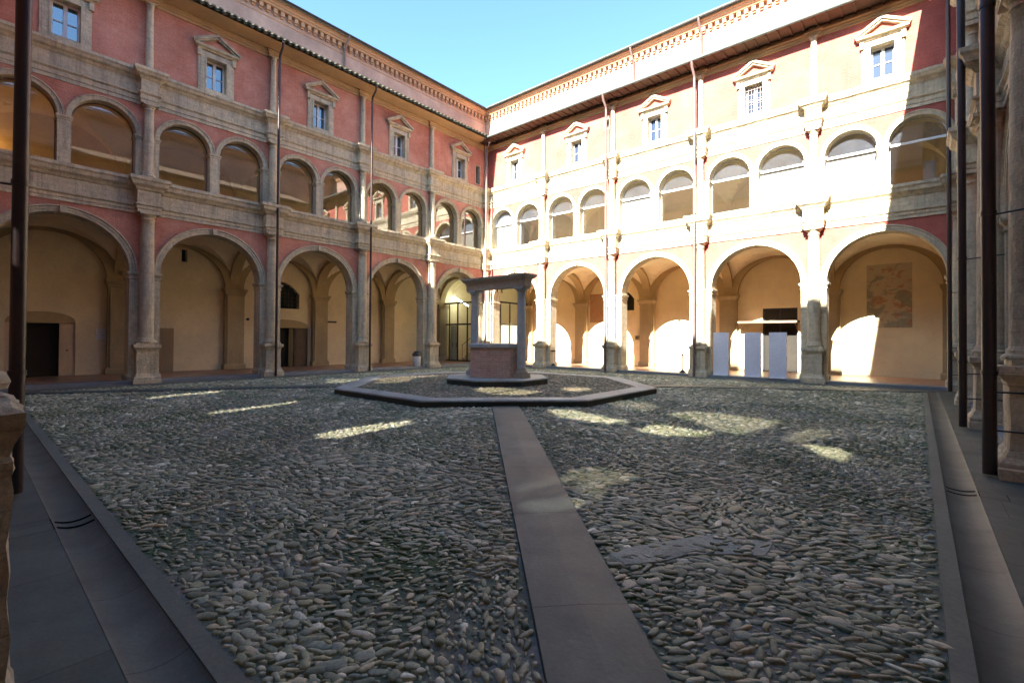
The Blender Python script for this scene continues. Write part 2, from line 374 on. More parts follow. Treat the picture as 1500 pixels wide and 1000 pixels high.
M_PED = [mesh(pedestal_mb(k*7.3), 'pedestal', STONE) for k in range(3)]
def near_pedestal():
    m = MB(); h = .345
    m.sweep([(-h, -.05), (-h, .435), (h, .435), (h, -.05)], [(.03, 0), (.035, .06), (.03, .16), (.012, .2), (.01, .26), (-.002, .30), (0, .36), (0, .45), (-.004, .58), (0, .7), (-.003, .8), (0, .9), (.003, 1.0), (0, 1.06), (.012, 1.08), (.012, 1.12), (.0, 1.14), (.005, 1.18), (.022, 1.22), (.034, 1.26), (.036, 1.31), (.0, 1.33), (-.05, 1.335)], .03)
    m.sbox(-h+.02, h-.02, -.04, .41, 1.31, 1.325)
    return m.jitter(.016, 9, 3)
M_NEARPED = mesh(near_pedestal(), 'pedestal', STONE)
M_COL1 = mesh(shaft_mb(.215, 1.31, 5.78, .16, 1), 'column', STONE)
M_COL2 = mesh(shaft_mb(.155, 6.97, 9.51, .14, 2, plinth=.22, cap=.2), 'loggia_column', STONE)
M_COL3 = mesh(shaft_mb(.115, 10.66, 13.06, .07, 3, plinth=.15, cap=.16), 'upper_column', STONE)

ZS, RL = 3.77, 1.655     # arcade springing and radius
ZU, RU = 8.45, .81       # loggia springing and radius
def window_holes(axes):
    out = []
    for a, b in zip(axes, axes[1:]):
        c = (a+b)/2; out.append(c)
    return out

def make_wing(name, label, axes, loc, rz, cfg):
    root = empty(name, loc, rz); tag(root, label, 'building wing', 'four wings round the courtyard')
    side = cfg['side']; s0, s1 = axes[0]+cfg.get('e0', 0), axes[-1]+cfg.get('e1', 0)
    bays = list(zip(axes, axes[1:])); full = cfg.get('full', True)
    pane_glass = cfg.get('glass', GLASS); RED = RED_FAR if side == 'R' else globals()['RED']
    # --- columns with pedestals
    for i, a in enumerate(axes):
        if i in cfg.get('skipcol', ()): continue
        off = 0.0
        c = part(M_COL1, 'column', None, root, (a, 0, 0))
        part(M_PED[i % 3] if full else M_NEARPED, 'pedestal', None, c)
        if full:
            part(M_COL2, 'loggia_column', None, root, (a, 0, 0)); part(M_COL3, 'upper_column', None, root, (a, 0, 0))
    if full:
        holesL = [arch((a+b)/2, RL, ZS) for a, b in bays]
        red = MB()
        wall(red, s0, s1, ZS, 5.8, holesL); part(red, 'spandrel_wall', RED, root); red = MB()
        cen = []
        for a, b in bays:
            hb = (b-a)/2; m_ = (a+b)/2
            q = (hb+.02)/2
            ru = min(RU, (hb-.49)/2)
            cen += [(a+.33+ru, ru), (b-.33-ru, ru)]
        holesU = [arch(c, r, ZU) for c, r in cen]
        wall(red, s0, s1, ZU, 9.55, holesU); part(red, 'loggia_spandrel_wall', RED, root); red = MB()
        wins = [((a+b)/2) for a, b in bays]
        hw = [rect(c-.335, c+.335, 10.86, 12.02) for c in wins]+[rect(*h) for h in cfg.get('upholes', [])]
        wall(red, s0, s1, 10.6, 13.12, hw, 0)
        part(red, 'red_wall', RED, root)
        # piers
        st = MB()
        for i, a in enumerate(axes):
            l = a-((axes[i]-axes[i-1])/2-RL if i else -cfg.get('e0', 0)); r = a+((axes[i+1]-axes[i])/2-RL if i < len(axes)-1 else cfg.get('e1', 0))
            l = s0 if i == 0 else axes[i-1]/2+a/2+RL; r = s1 if i == len(axes)-1 else axes[i+1]/2+a/2-RL
            st = MB(); st.sbox(l, r, -.55, .03, 0, 3.55)
            cp = [(0, 3.52), (.03, 3.54), (.03, 3.57), (.01, 3.58), (.01, 3.64), (.05, 3.68), (.07, 3.72), (.07, 3.77), (0, 3.775)]
            st.sweep([(l, -.57), (l, .03), (r, .03), (r, -.57)], cp)
            bp = [(0, .0), (.05, .0), (.05, .25), (.03, .3), (0, .34)]
            st.sweep([(l, -.57), (l, .03), (r, .03), (r, -.57)], bp)
            part(st.jitter(.006, 4, 5), 'pier', STONE, root)
        edges = sorted([s0]+[x for c, r in cen for x in (c-r, c+r)]+[s1])
        for j in range(0, len(edges), 2):
            l, r = edges[j], edges[j+1]
            if r-l < .02: continue
            st = MB(); st.sbox(l, r, -.40, .02, 6.95, 8.34)
            st.sweep([(l, -.42), (l, .02), (r, .02), (r, -.42)], [(0, 8.31), (.02, 8.32), (.02, 8.36), (.045, 8.40), (.045, 8.45), (0, 8.455)]); part(st.jitter(.006, 4, 5), 'loggia_pier', STONE, root)
        # archivolts
        for a, b in bays:
            m = MB(); c = (a+b)/2
            m.ring(c, ZS, [(RL+.21, -.01), (RL+.21, .075), (RL+.17, .085), (RL+.155, .05), (RL+.08, .05), (RL+.075, .035), (RL, .035), (RL, -.56)], 44)
            o = part(m.jitter(.004, 3, c), 'archivolt', STONE, root)
            k = MB(); k.sprism([(c-.07, ZS+RL-.02), (c+.07, ZS+RL-.02), (c+.09, ZS+RL+.2), (c-.09, ZS+RL+.2)], 0, .15)
            part(k, 'keystone', STONE, o)
        for c, r in cen:
            m = MB(); m.ring(c, ZU, [(r+.155, -.01), (r+.155, .06), (r+.12, .065), (r+.11, .04), (r, .03), (r, -.41)], 30)
            part(m.jitter(.004, 3, c), 'loggia_archivolt', STONE, root)
        # cornices
        def path(h, n):
            P = [(s0, 0)]
            for i, a in enumerate(axes):
                l, r = a-h, a+h
                if i in cfg.get('skipcol', ()): continue
                if l <= s0: P = [(s0, n), (r, n), (r, 0)]
                elif r >= s1: P += [(l, 0), (l, n), (s1, n)]
                else: P += [(l, 0), (l, n), (r, n), (r, 0)]
            if P[-1][0] < s1-.01: P.append((s1, 0))
            return P
        e1 = [(0, 5.77), (.04, 5.77), (.04, 5.87), (.06, 5.88), (.06, 5.98), (.11, 6.02), (.11, 6.06), (.05, 6.08), (.05, 6.49), (.09, 6.53), (.13, 6.60), (.21, 6.67), (.24, 6.78), (.28, 6.83), (.28, 6.93), (.02, 6.98), (-.41, 6.985)]
        m = MB(); m.sweep(path(.28, .33), e1, .16); part(m.jitter(.014, 4, 11), 'lower_entablature', STONE, root)
        e2 = [(0, 9.50), (.03, 9.50), (.03, 9.62), (.05, 9.63), (.05, 9.78), (.10, 9.83), (.10, 9.87), (.04, 9.89), (.04, 10.28), (.08, 10.32), (.12, 10.38), (.19, 10.43), (.22, 10.5), (.26, 10.55), (.26, 10.64), (.02, 10.68), (-.2, 10.685)]
        m = MB(); m.sweep(path(.22, .27), e2, .16); part(m.jitter(.012, 4, 17), 'middle_entablature', STONE, root)
        e3 = [(0, 13.03), (.05, 13.04), (.05, 13.12), (.09, 13.15), (.09, 13.2), (.14, 13.24), (.14, 13.30), (.02, 13.33), (.02, 13.62), (-.05, 13.64)]
        m = MB(); m.sweep(path(.15, .09), e3, .3); part(m.jitter(.005, 3, 23), 'upper_cornice', CORNICE_PLASTER, root)
        # small windows with pediments
        for j, c in enumerate(wins):
            f = MB()
            zi, zt = 10.86, 12.02
            f.sbox(c-.54, c-.335, -.32, .055, 10.68, 12.22); f.sbox(c+.335, c+.54, -.32, .055, 10.68, 12.22); f.sbox(c-.335, c+.335, -.32, .055, 12.02, 12.22)
            f.sbox(c-.335, c+.335, -.3, .06, 10.66, 10.86)
            f.sbox(c-.385, c-.335, .055, .075, 10.68, 12.07); f.sbox(c+.335, c+.385, .055, .075, 10.68, 12.07); f.sbox(c-.385, c+.385, .055, .078, 12.02, 12.07)
            f.sbox(c-.60, c-.54, 0, .04, 10.68, 12.0); f.sbox(c+.54, c+.60, 0, .04, 10.68, 12.0)
            f.sbox(c-.64, c-.52, .0, .12, 12.0, 12.24); f.sbox(c+.52, c+.64, 0, .12, 12.0, 12.24)
            ws = part(f.jitter(.005, 4, c), 'window', STONE, root)
            p = MB()
            p.sweep([(c-.60, 0), (c-.60, .06), (c+.60, .06), (c+.60, 0)], [(0, 12.24), (.03, 12.26), (.05, 12.30), (.13, 12.33), (.16, 12.41), (0, 12.42)])
            for sg in (-1, 1):
                A, B = (c+sg*.78, 12.42), (c, 12.86); th = .105
                p.sprism([A, (c, 12.86), (c, 12.86+th), (c+sg*.80, 12.42+.085)], 0, .20)
                p.sprism([(c+sg*.66, 12.42), (c, 12.79), (c, 12.86), (c+sg*.78, 12.42)], 0, .14)
            part(p.jitter(.005, 4, c), 'pediment', STONE, ws)
            fr = MB(); n0, n1 = -.27, -.22
            fr.sbox(c-.335, c-.285, n0, n1, zi, zt); fr.sbox(c+.285, c+.335, n0, n1, zi, zt); fr.sbox(c-.285, c+.285, n0, n1, zi, zi+.06); fr.sbox(c-.285, c+.285, n0, n1, zt-.06, zt)
            fr.sbox(c-.05, c+.05, n0, n1+.01, zi+.06, zt-.06)
            for q in (-1, 1): fr.sbox(c+q*.05, c+q*.285, n0, n1-.01, 11.42, 11.45)
            part(fr, 'frame', WHITE_PAINT, ws)
            pn = MB(); pn.sbox(c-.30, c+.30, -.29, -.262, zi+.02, zt-.02); part(pn, 'pane', PANE_SUN if side == 'R' else PANE, ws)
            if side == 'R' and j == 3:
                g = MB()
                for x in (-.22, -.11, 0, .11, .22): g.sbox(c+x-.012, c+x+.012, -.10, -.08, zi, zt)
                for z in (11.05, 11.25, 11.45, 11.65, 11.85): g.sbox(c-.335, c+.335, -.078, -.062, z-.01, z+.01)
                part(g, 'grille', PIPE_COPPER, ws)
        for h in cfg.get('upholes', []):
            p = MB(); p.sbox(h[0], h[1], -.30, -.26, h[2], h[3]); w_ = part(p, 'small_window', PANE, root); q_ = MB()
            for u_ in ((h[0]-.05, h[0]), (h[1], h[1]+.05)): q_.sbox(*u_, -.3, .012, h[2]-.05, h[3]+.05)
            for u_ in ((h[2]-.05, h[2]), (h[3], h[3]+.05)): q_.sbox(h[0], h[1], -.3, .012, *u_)
            part(q_, 'frame', STONE, w_)
        # loggia glazing
        for j, (c, r) in enumerate(cen):
            fm = MB(); n0, n1 = -.34, -.30
            fm.ring(c, ZU, [(r, n0), (r-.035, n0), (r-.035, n1), (r, n1)], 24)
            fm.sbox(c-r, c-r+.035, n0, n1, 6.97, ZU); fm.sbox(c+r-.035, c+r, n0, n1, 6.97, ZU); fm.sbox(c-r, c+r, n0, n1, 6.97, 7.03)
            trs = side == 'R'
            if trs: fm.sbox(c-r, c+r, n0-.01, n1+.02, ZU-.05, ZU+.03)
            g = part(fm, 'loggia_glazing', WHITE_PAINT if trs else PIPE_COPPER, root)
            q = MB(); pts = [(c-r*math.cos(math.pi*k/24), ZU+r*math.sin(math.pi*k/24)) for k in range(25)]
            if trs:
                q.poly([(x, .32, z) for x, z in pts]); part(q, 'lunette_pane', GLASS_LUN, g)
                q = MB(); q.quad((c-r, .32, 6.98), (c+r, .32, 6.98), (c+r, .32, ZU), (c-r, .32, ZU)); part(q, 'pane', pane_glass, g)
            else:
                q.poly([(c-r, .32, 6.98)]+[(x, .32, z) for x, z in pts]+[(c+r, .32, 6.98)]); part(q, 'pane', pane_glass, g)
            if j in cfg.get('blinds', ()):
                b = MB(); rows = []
                for k in range(40):
                    x = c-r+.03+(2*r-.06)*k/39; rows.append([(x, .385+.004*math.sin(k*1.9), 7.0), (x, .385+.004*math.sin(k*1.9+1), 8.42 if j not in cfg.get('fullblinds', ()) else ZU)])
                b.grid(rows, True)
                if j in cfg.get('fullblinds', ()): b.poly([(x, .386, z) for x, z in pts])
                part(b, 'roller_blind', WHITE_PAINT, g)
        # inner faces, vaults
        inn = MB(); wall(inn, s0-.0, s1, ZS, 6.0, holesL, -.55)
        part(inn, 'inner_wall', PLASTER, root)
        inn = MB(); wall(inn, s0, s1, ZU, 10.4, holesU, -.41); inn.sbox(s0, s1, -.42, -.36, 6.3, 6.96)
        part(inn, 'loggia_inner_wall', VAULT, root)
        for a, b in bays:
            v = MB(); c = (a+b)/2; hx = (b-a)/2; y0, y1 = .55, 4.02; cy = (y0+y1)/2; hy = (y1-y0)/2; N = 26; rows = []
            for i in range(N+1):
                x = -math.cos(math.pi*i/N); row = []
                for j in range(N+1):
                    y = -math.cos(math.pi*j/N)
                    h = max(1.78*math.sqrt(max(0, 1-x*x)), 1.78*math.sqrt(max(0, 1-y*y)))
                    row.append((c+x*hx, cy+y*hy, ZS+h))
                rows.append(row)
            v.grid(rows); part(v, 'vault', VAULT, root)
            v = MB(); rows = []
            for i in range(N+1):
                x = -math.cos(math.pi*i/N); row = []
                for j in range(N+1):
                    y = -math.cos(math.pi*j/N)
                    h = max(1.9*math.sqrt(max(0, 1-x*x)), 1.9*math.sqrt(max(0, 1-y*y)))
                    row.append((c+x*hx, .41+(y+1)/2*3.6, 7.75+h))
                rows.append(row)
            v.grid(rows); part(v, 'loggia_vault', VAULT, root)
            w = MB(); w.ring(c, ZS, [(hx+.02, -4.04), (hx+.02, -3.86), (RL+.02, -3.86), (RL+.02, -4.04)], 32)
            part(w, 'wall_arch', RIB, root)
        for i, a in enumerate(axes):
            t = MB(); rows = []
            for k in range(25):
                an = math.pi*k/24; row = []
                for (rr, dx) in ((1.78, -.21), (1.60, -.21), (1.60, .21), (1.78, .21)):
                    row.append((a+dx, 2.29-(rr+.03)*math.cos(an)*1.735/1.78, ZS+rr*math.sin(an)))
                rows.append(row)
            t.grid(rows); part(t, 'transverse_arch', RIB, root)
            p = MB(); p.sbox(a-.40, a+.40, -4.06, -3.80, .1, 3.6); p.sbox(a-.33, a+.33, -3.80, -3.74, .34, 3.56)
            p.sweep([(a-.40, -4.06), (a-.40, -3.74), (a+.40, -3.74), (a+.40, -4.06)], [(0, 3.5), (.02, 3.52), (.02, 3.58), (.07, 3.68), (.09, 3.74), (.09, 3.8), (-.3, 3.81)])
            p.sweep([(a-.40, -4.06), (a-.40, -3.78), (a+.40, -3.78), (a+.40, -4.06)], [(.06, .1), (.06, .28), (.03, .34), (0, .38)])
            part(p.jitter(.005, 4, a), 'pilaster', OCHRE_STONE, root)
            b = MB()
            for k in range(5): b.sbox(a-.12-.07*k, a+.12+.07*k, -4.02, -3.86+.08*k, 7.2+.09*k, 7.29+.09*k)
            part(b, 'corbel', OCHRE_STONE, root)
    # --- back wall, floors, roofs
    bs0, bs1 = cfg['back']
    if full:
        bw = MB(); wall(bw, bs0, bs1, 0, 6.1, cfg.get('doors', []), -4.05, .3, .2)
        part(bw, 'back_wall', PLASTER, root)
        bw = MB(); wall(bw, bs0, bs1, 6.1, 13.6, [], -4.0); part(bw, 'loggia_back_wall', VAULT, root)
        fl = MB(); fl.sbox(bs0+.02, bs1-.02, -4.0, -.41, 6.0, 6.3); fl.sbox(bs0+.02, bs1-.02, -4.0, -.42, 10.2, 10.5); fl.sbox(bs0+.02, bs1-.02, -4.0, -.3, 13.0, 13.1)
        part(fl, 'floor_slabs', VAULT, root)
        # dark rooms behind door holes
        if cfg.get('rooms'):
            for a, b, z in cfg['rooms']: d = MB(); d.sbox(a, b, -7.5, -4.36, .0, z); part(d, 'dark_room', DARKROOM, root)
    # lower roof
    e0, e1 = cfg['eave']
    rf = MB(); K = int((e1-e0)/.055)
    rows = []
    ph = 2*math.pi/.24
    for k in range(K+1):
        x = e0+(e1-e0)*k/K
        w = .035*abs(math.sin(x*ph/2))
        rows.append([(x, -.86, 13.46+w), (x, -.86, 13.50+w), (x, .4, 13.98+w), (x, 2, 14.56+w), (x, 4.0, 15.3+w)])
    rf.grid(rows)
    rf.box(e0, e1, -.84, 4.0, 13.42, 13.45) if not full else rf.quad((e0, -.84, 13.455), (e1, -.84, 13.455), (e1, .3, 13.90), (e0, .3, 13.90))
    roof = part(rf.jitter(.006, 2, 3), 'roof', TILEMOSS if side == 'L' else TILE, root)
    ra = MB(); x = e0+.1
    while x < e1-.1:
        ra.box(x, x+.06, -.80, .02, 13.40, 13.45)
        x += .40
    if side != 'L': part(ra, 'rafters', WOOD, roof)
    so = MB()
    if side == 'L':
        so.grid([[(x_, -n_, z_) for n_, z_ in ((.02, 13.30), (.22, 13.315), (.42, 13.345), (.60, 13.39), (.70, 13.43), (.72, 13.452))] for x_ in (e0+.01, e1-.01)], True); part(so, 'eaves_cove', CORNICE_PLASTER, roof)
    else:
        so.box(e0+.01, e1-.01, -.79, .03, 13.45, 13.454); part(so, 'soffit', WOOD, roof)
    gu = MB(); rows = []
    for k in range(9):
        an = math.pi*k/8; rows.append([(e0, -.90-.075*math.cos(an), 13.49-.085*math.sin(an)), (e1, -.90-.075*math.cos(an), 13.47-.085*math.sin(an))])
    if side != 'L': gu.grid(rows, True); part(gu, 'gutter', GUTTER, roof)
    else:
        x = e0+.1
        while x < e1-.1:
            for hh, rr, zz, yy in ((0, .085, 13.50, -.95), (.12, .07, 13.455, -.90)):
                rows = [[(x+hh+rr*math.cos(math.pi*k/6), yb, zb+(1 if hh == 0 else -1)*rr*.8*math.sin(math.pi*k/6)) for k in range(7)] for yb, zb in ((yy, zz), (.0, zz+.33))]
                gu.grid(rows, True); gu.poly(rows[0])
            x += .24
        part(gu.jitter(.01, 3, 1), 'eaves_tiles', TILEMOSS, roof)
    # setback upper wall
    u0, u1 = cfg['back']; uh = MB()
    if full:
        wall(uh, u0, u1, 13.0, 18.1, [], -4.0); part(uh, 'upper_wall', UPPER, root)
        cn = MB(); cn.sweep([(u0, -4.0), (u1, -4.0)], [(0, 17.28), (.03, 17.29), (.03, 17.34), (0, 17.35)], 1)
        cn.sweep([(u0, -4.0), (u1, -4.0)], [(0, 17.78), (.22, 17.8), (.24, 17.88), (.30, 17.92), (.32, 18.0), (.38, 18.04), (.38, 18.12), (0, 18.13)], 1)
        x = u0+.1
        while x < u1: cn.sbox(x, x+.17, -4.0, -3.82, 17.56, 17.785); cn.sbox(x+.02, x+.15, -4.0, -3.9, 17.48, 17.56); x += .34
        part(cn, 'corbelled_cornice', CORBEL, root)
        tr = MB(); rows = []; K = int((u1-u0)/.055)
        for k in range(K+1):
            x = u0+(u1-u0)*k/K; w = .035*abs(math.sin(x*ph/2)); rows.append([(x, 3.46, 18.13), (x, 3.46, 18.19+w), (x, 5.5, 18.9+w), (x, 9, 20.1+w)])
        tr.grid(rows); part(tr, 'upper_roof', TILE, root)
        gu = MB(); rows = []
        for k in range(9):
            an = math.pi*k/8; rows.append([(u0, 3.42-.07*math.cos(an), 18.17-.08*math.sin(an)), (u1, 3.42-.07*math.cos(an), 18.15-.08*math.sin(an))])
        gu.grid(rows, True); part(gu, 'upper_gutter', GUTTER if side != 'L' else PIPE_DARK, root)
    # pipes
    for (s_, mat, r, ztop, nn) in cfg.get('pipes', []):
        p = MB(); p.tube([(s_, -nn, .03), (s_, -nn, 6), (s_, -nn, 12.75), (s_, -nn-.02, 12.95), (s_+.0, -.84, 13.2), (s_, -.90, 13.42)], r, 12)
        for z in (1.2, 3.1, 5.6, 8.2, 10.2, 12.4):
            p.lathe([(r+.008, z), (r+.008, z+.05)], s_, -nn, 12)
        pp = part(p, 'downpipe', mat, root)
        b = MB()
        for z in (.55, 1.0, 3.1, 6.8, 8.2, 10.6): b.tube([(s_, -nn, z), (s_+.18, -.05, z+.02)], .011, 6)
        part(b, 'pipe_brackets', BLACK, pp)
    for s_ in cfg.get('uppipes', []):
        p = MB(); p.tube([(s_, 3.45, 18.1), (s_, 3.5, 17.9), (s_, 3.9, 17.5), (s_, 3.9, 14.9)], .06, 8); part(p, 'upper_downpipe', PIPE_COPPER, root)
    return root, (cen if full else None)

# axes of the columns, in each wing's own running coordinate
AX_R = [-19.98, -15.73, -11.44, -7.16, -2.96, 1.12]
AX_L = [-.12, 4.08, 8.2, 12.33, 16.57, 20.83]
WX, WY, WR, WN = -20.15, 20.95, 1.2, -.31
# south-west corner conventions: L at x=WX, R(far) at y=WY, right wing at x=WR, near wing at y=WN
rootR, _ = make_wing('sunlit_wing', 'sunlit pale wing on the far right with white blinds in its loggia', AX_R, (0, WY, 0), 0, dict(
    side='R', e0=-.17, e1=.08, back=(-24.2, 5.25), eave=(-20.2, .4), glass=GLASS_SUN, blinds=(0, 4, 7, 8), fullblinds=(0,), skipcol=(0,),
    upholes=[(-11.95, -11.68, 12.15, 12.6)], pipes=[(-11.55, PIPE_COPPER, .055, 13, .56), (-7.27, PIPE_COPPER, .055, 13, .56)], uppipes=[-12.3, -8.5],
    doors=[segm(-13.5, -12.3, 3.25, 3.9, .45), rect(-5.65, -4.2, .1, 3.1)], rooms=[(-13.8, -12.0, 5.0), (-6.2, -3.8, 4.0)]))
rootL, cenL = make_wing('shaded_wing', 'shaded red wing on the left with brick-red wall over five arches', AX_L, (WX, 0, 0), R(90), dict(
    side='L', e0=-.08, e1=.12, back=(-4.25, 25.0), eave=(.6, 20.1), glass=GLASS,
    upholes=[(20.0, 20.35, 10.9, 12.0)],
    pipes=[(8.24, PIPE_DARK, .05, 13, .55), (12.53, PIPE_DARK, .05, 13, .55), (20.30, PIPE_COPPER, .055, 13, .6)], uppipes=[13.6],
    doors=[rect(.95, 2.79, .1, 2.06), segm(9.5, 11.31, 3.03, 3.75, .62), rect(9.25, 11.79, .1, 2.06), rect(6.15, 6.36, 4.85, 5.4)],
    rooms=[(.5, 3.2, 2.9), (9.0, 12.2, 5.2), (6.0, 6.6, 5.6)]))
rootQ, _ = make_wing('right_wing', 'weathered wing seen edge-on along the right border with dark pipes', [-x for x in reversed(AX_L)], (WR, 0, 0), R(-90), dict(
    side='Q', e0=-.12, e1=.08, back=(-25.0, 4.25), eave=(-20.1, -.6), glass=GLASS,
    pipes=[(-7.97, PIPE_DARK, .068, 13, .56), (-12.02, PIPE_DARK, .062, 13, .58), (-20.1, PIPE_DARK, .06, 13, .45)]))

# ------------------------------------------------------------------ near wing (behind and beside the camera)
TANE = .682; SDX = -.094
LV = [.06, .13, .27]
PATCH = [(0, [(-3.11, 3.71, 0.095), (-2.92, 4.35, 0.098), (-2.82, 4.24, 0.095), (-2.87, 3.85, 0.096), (-2.92, 3.53, 0.089)]), (1, [(-2.77, 3.39, 0.084), (-2.47, 3.83, 0.084), (-2.35, 3.73, 0.08), (-2.36, 3.43, 0.08), (-2.56, 3.21, 0.078), (-2.64, 3.23, 0.079)]), (0, [(-3.07, 4.52, 0.103), (-2.87, 4.9, 0.096), (-2.5, 4.95, 0.085), (-2.31, 4.96, 0.078), (-2.4, 4.6, 0.081), (-2.46, 4.33, 0.083), (-2.33, 4.04, 0.079), (-2.45, 3.97, 0.083), (-2.63, 4.09, 0.089)]), (2, [(-5.6, 7.59, 0.18), (-5.35, 7.97, 0.176), (-4.6, 7.86, 0.152), (-3.99, 7.77, 0.132), (-4.04, 7.31, 0.134), (-4.44, 7.17, 0.147), (-4.91, 7.12, 0.162)]), (2, [(-3.94, 7.55, 0.131), (-3.71, 8.02, 0.123), (-3.12, 7.92, 0.104), (-2.5, 8.11, 0.085), (-2.59, 7.52, 0.087), (-2.93, 7.2, 0.098), (-3.38, 7.1, 0.113)]), (1, [(-3.81, 9.05, 0.127), (-3.53, 9.92, 0.118), (-2.8, 10.01, 0.094), (-1.93, 10.02, 0.066), (-2.02, 9.19, 0.069), (-2.17, 8.25, 0.074), (-2.53, 8.23, 0.085), (-3.11, 8.73, 0.104)]), (0, [(-5.34, 9.52, 0.176), (-4.95, 10.38, 0.163), (-4.29, 9.86, 0.142), (-4.13, 8.92, 0.137), (-4.62, 8.86, 0.153)]), (0, [(-1.62, 8.31, 0.056), (-1.48, 9.81, 0.052), (-1.17, 9.79, 0.042), (-1.12, 9.02, 0.04), (-1.39, 8.14, 0.049)]), (2, [(-1.32, 8.21, 0.047), (-0.96, 8.34, 0.035), (-0.73, 8.11, 0.028), (-0.72, 7.47, 0.027), (-0.98, 7.61, 0.036)]), (2, [(-7.12, 3.58, 0.09), (-7.11, 4.08, 0.106), (-6.98, 4.72, 0.127), (-6.75, 5.18, 0.142), (-6.5, 4.93, 0.134), (-6.56, 4.24, 0.112), (-6.55, 3.67, 0.093), (-6.82, 3.51, 0.088)]), (2, [(-10.99, 3.26, 0.08), (-10.87, 3.95, 0.102), (-10.88, 5.09, 0.139), (-10.38, 4.85, 0.131), (-10.28, 3.87, 0.1), (-10.37, 3.16, 0.077)]), (2, [(-14.72, 3.04, 0.073), (-14.81, 3.72, 0.095), (-14.42, 4.64, 0.124), (-13.78, 4.43, 0.118), (-14.04, 3.52, 0.088), (-14.12, 2.92, 0.069)]), (2, [(-8.57, 8.48, 0.33), (-8.51, 9.09, 0.33), (-7.6, 9.2, 0.33), (-6.91, 9.15, 0.33), (-6.82, 8.34, 0.33), (-7.32, 7.97, 0.33), (-7.71, 7.92, 0.33)]), (2, [(-6.33, 10.5, 0.33), (-6.24, 10.12, 0.33), (-6.36, 9.81, 0.33), (-6.64, 9.73, 0.33), (-6.92, 9.93, 0.33), (-7.04, 10.31, 0.33), (-6.91, 10.65, 0.33), (-6.61, 10.73, 0.33)]), (1, [(-12.95, 8.25, 0.33), (-13.09, 9.36, 0.33), (-12.68, 10.76, 0.33), (-12.24, 10.49, 0.33), (-12.24, 9.44, 0.33), (-11.39, 8.38, 0.33), (-11.39, 7.68, 0.33), (-11.8, 7.66, 0.33)]), (1, [(-16.13, 8.59, 0.095), (-14.87, 9.19, 0.135), (-15.41, 10.8, 0.118), (-14.46, 9.38, 0.148), (-13.71, 7.76, 0.172), (-14.14, 7.54, 0.158)]), (1, [(-12.8, 7.24, 0.18), (-13.83, 8.47, 0.168), (-12.99, 8.03, 0.18), (-12.48, 7.28, 0.18)])]  # outlines of ground sun patches, projected back to cut added openings
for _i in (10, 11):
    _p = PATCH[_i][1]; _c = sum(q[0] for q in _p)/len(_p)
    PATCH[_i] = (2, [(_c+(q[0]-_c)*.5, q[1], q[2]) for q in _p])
def inpoly(px, py, poly):
    ins = np.zeros(px.shape, bool); n = len(poly)
    for i in range(n):
        x1, y1 = poly[i]; x2, y2 = poly[(i+1) % n]
        c = ((y1 > py) != (y2 > py)) & (px < (x2-x1)*(py-y1)/(y2-y1+1e-12)+x1); ins ^= c
    return ins
AX_N = [-x for x in reversed(AX_R)]
near, _ = make_wing('near_wing', 'wing beside the camera with a worn pedestal cut off by the left border', AX_N, (0, WN, 0), R(180), dict(
    side='N', full=False, back=(-5.25, 24.2), eave=(-.4, 19.3), pipes=[(6.83, PIPE_DARK, .062, 13, .67)]))
def sheet(name, mat, yw, x0, x1, z0, z1, cell, extra, parent, paned):
    # a wall standing at world y=yw, with arches and added sun-patch cutouts left out
    nx, nz = int((x1-x0)/cell), int((z1-z0)/cell)
    gx, gz = np.meshgrid(x0+(np.arange(nx)+.5)*cell, z0+(np.arange(nz)+.5)*cell, indexing='ij')
    hole = extra(gx, gz); lev = np.full(gx.shape, -1)
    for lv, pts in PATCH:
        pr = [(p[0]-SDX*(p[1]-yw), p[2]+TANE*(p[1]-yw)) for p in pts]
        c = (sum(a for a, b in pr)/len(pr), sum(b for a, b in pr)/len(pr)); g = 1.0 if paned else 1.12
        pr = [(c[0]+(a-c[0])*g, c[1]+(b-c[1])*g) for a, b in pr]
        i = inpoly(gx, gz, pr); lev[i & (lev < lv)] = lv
    def quads(mask):
        m = MB()
        for i, j in zip(*np.nonzero(mask)):
            xa, za = x0+i*cell, z0+j*cell
            m.quad((-xa, 0, za), (-xa-cell, 0, za), (-xa-cell, 0, za+cell), (-xa, 0, za+cell))
        return m
    part(quads(~hole & (lev < 0)), name, mat, parent, (0, WN-yw, 0))
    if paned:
        for k in range(3): part(quads(lev == k), 'sun_patch_pane', tinted('sun_patch_pane_%d' % k, LV[k]), parent, (0, WN-yw, 0))  # unseen tinted panes added to dim the sun patches
def front_holes(gx, gz):
    h = np.zeros(gx.shape, bool)
    for a, b in zip(AX_R, AX_R[1:]):
        c = (a+b)/2
        h |= (abs(gx-c) < RL) & (gz < ZS) | ((gx-c)**2+(gz-ZS)**2 < RL**2)
        for q in (a+.33+RU, b-.33-RU): h |= (abs(gx-q) < RU) & (gz < ZU) & (gz > 7) | ((gx-q)**2+(gz-ZU)**2 < RU**2)
    return h
sheet('front_wall', RED, WN, -20.6, 1.2, 0, 13.5, .06, front_holes, near, False)
none = lambda gx, gz: np.zeros(gx.shape, bool)
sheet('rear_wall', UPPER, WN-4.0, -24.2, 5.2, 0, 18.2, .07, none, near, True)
m = MB(); m.sbox(-5.25, 4.45, -4.35, -3.6, 18.0, 19.9); m.sbox(4.45, 24.2, -4.35, -3.62, 18.0, 18.28); part(m, 'parapet', UPPER, near)

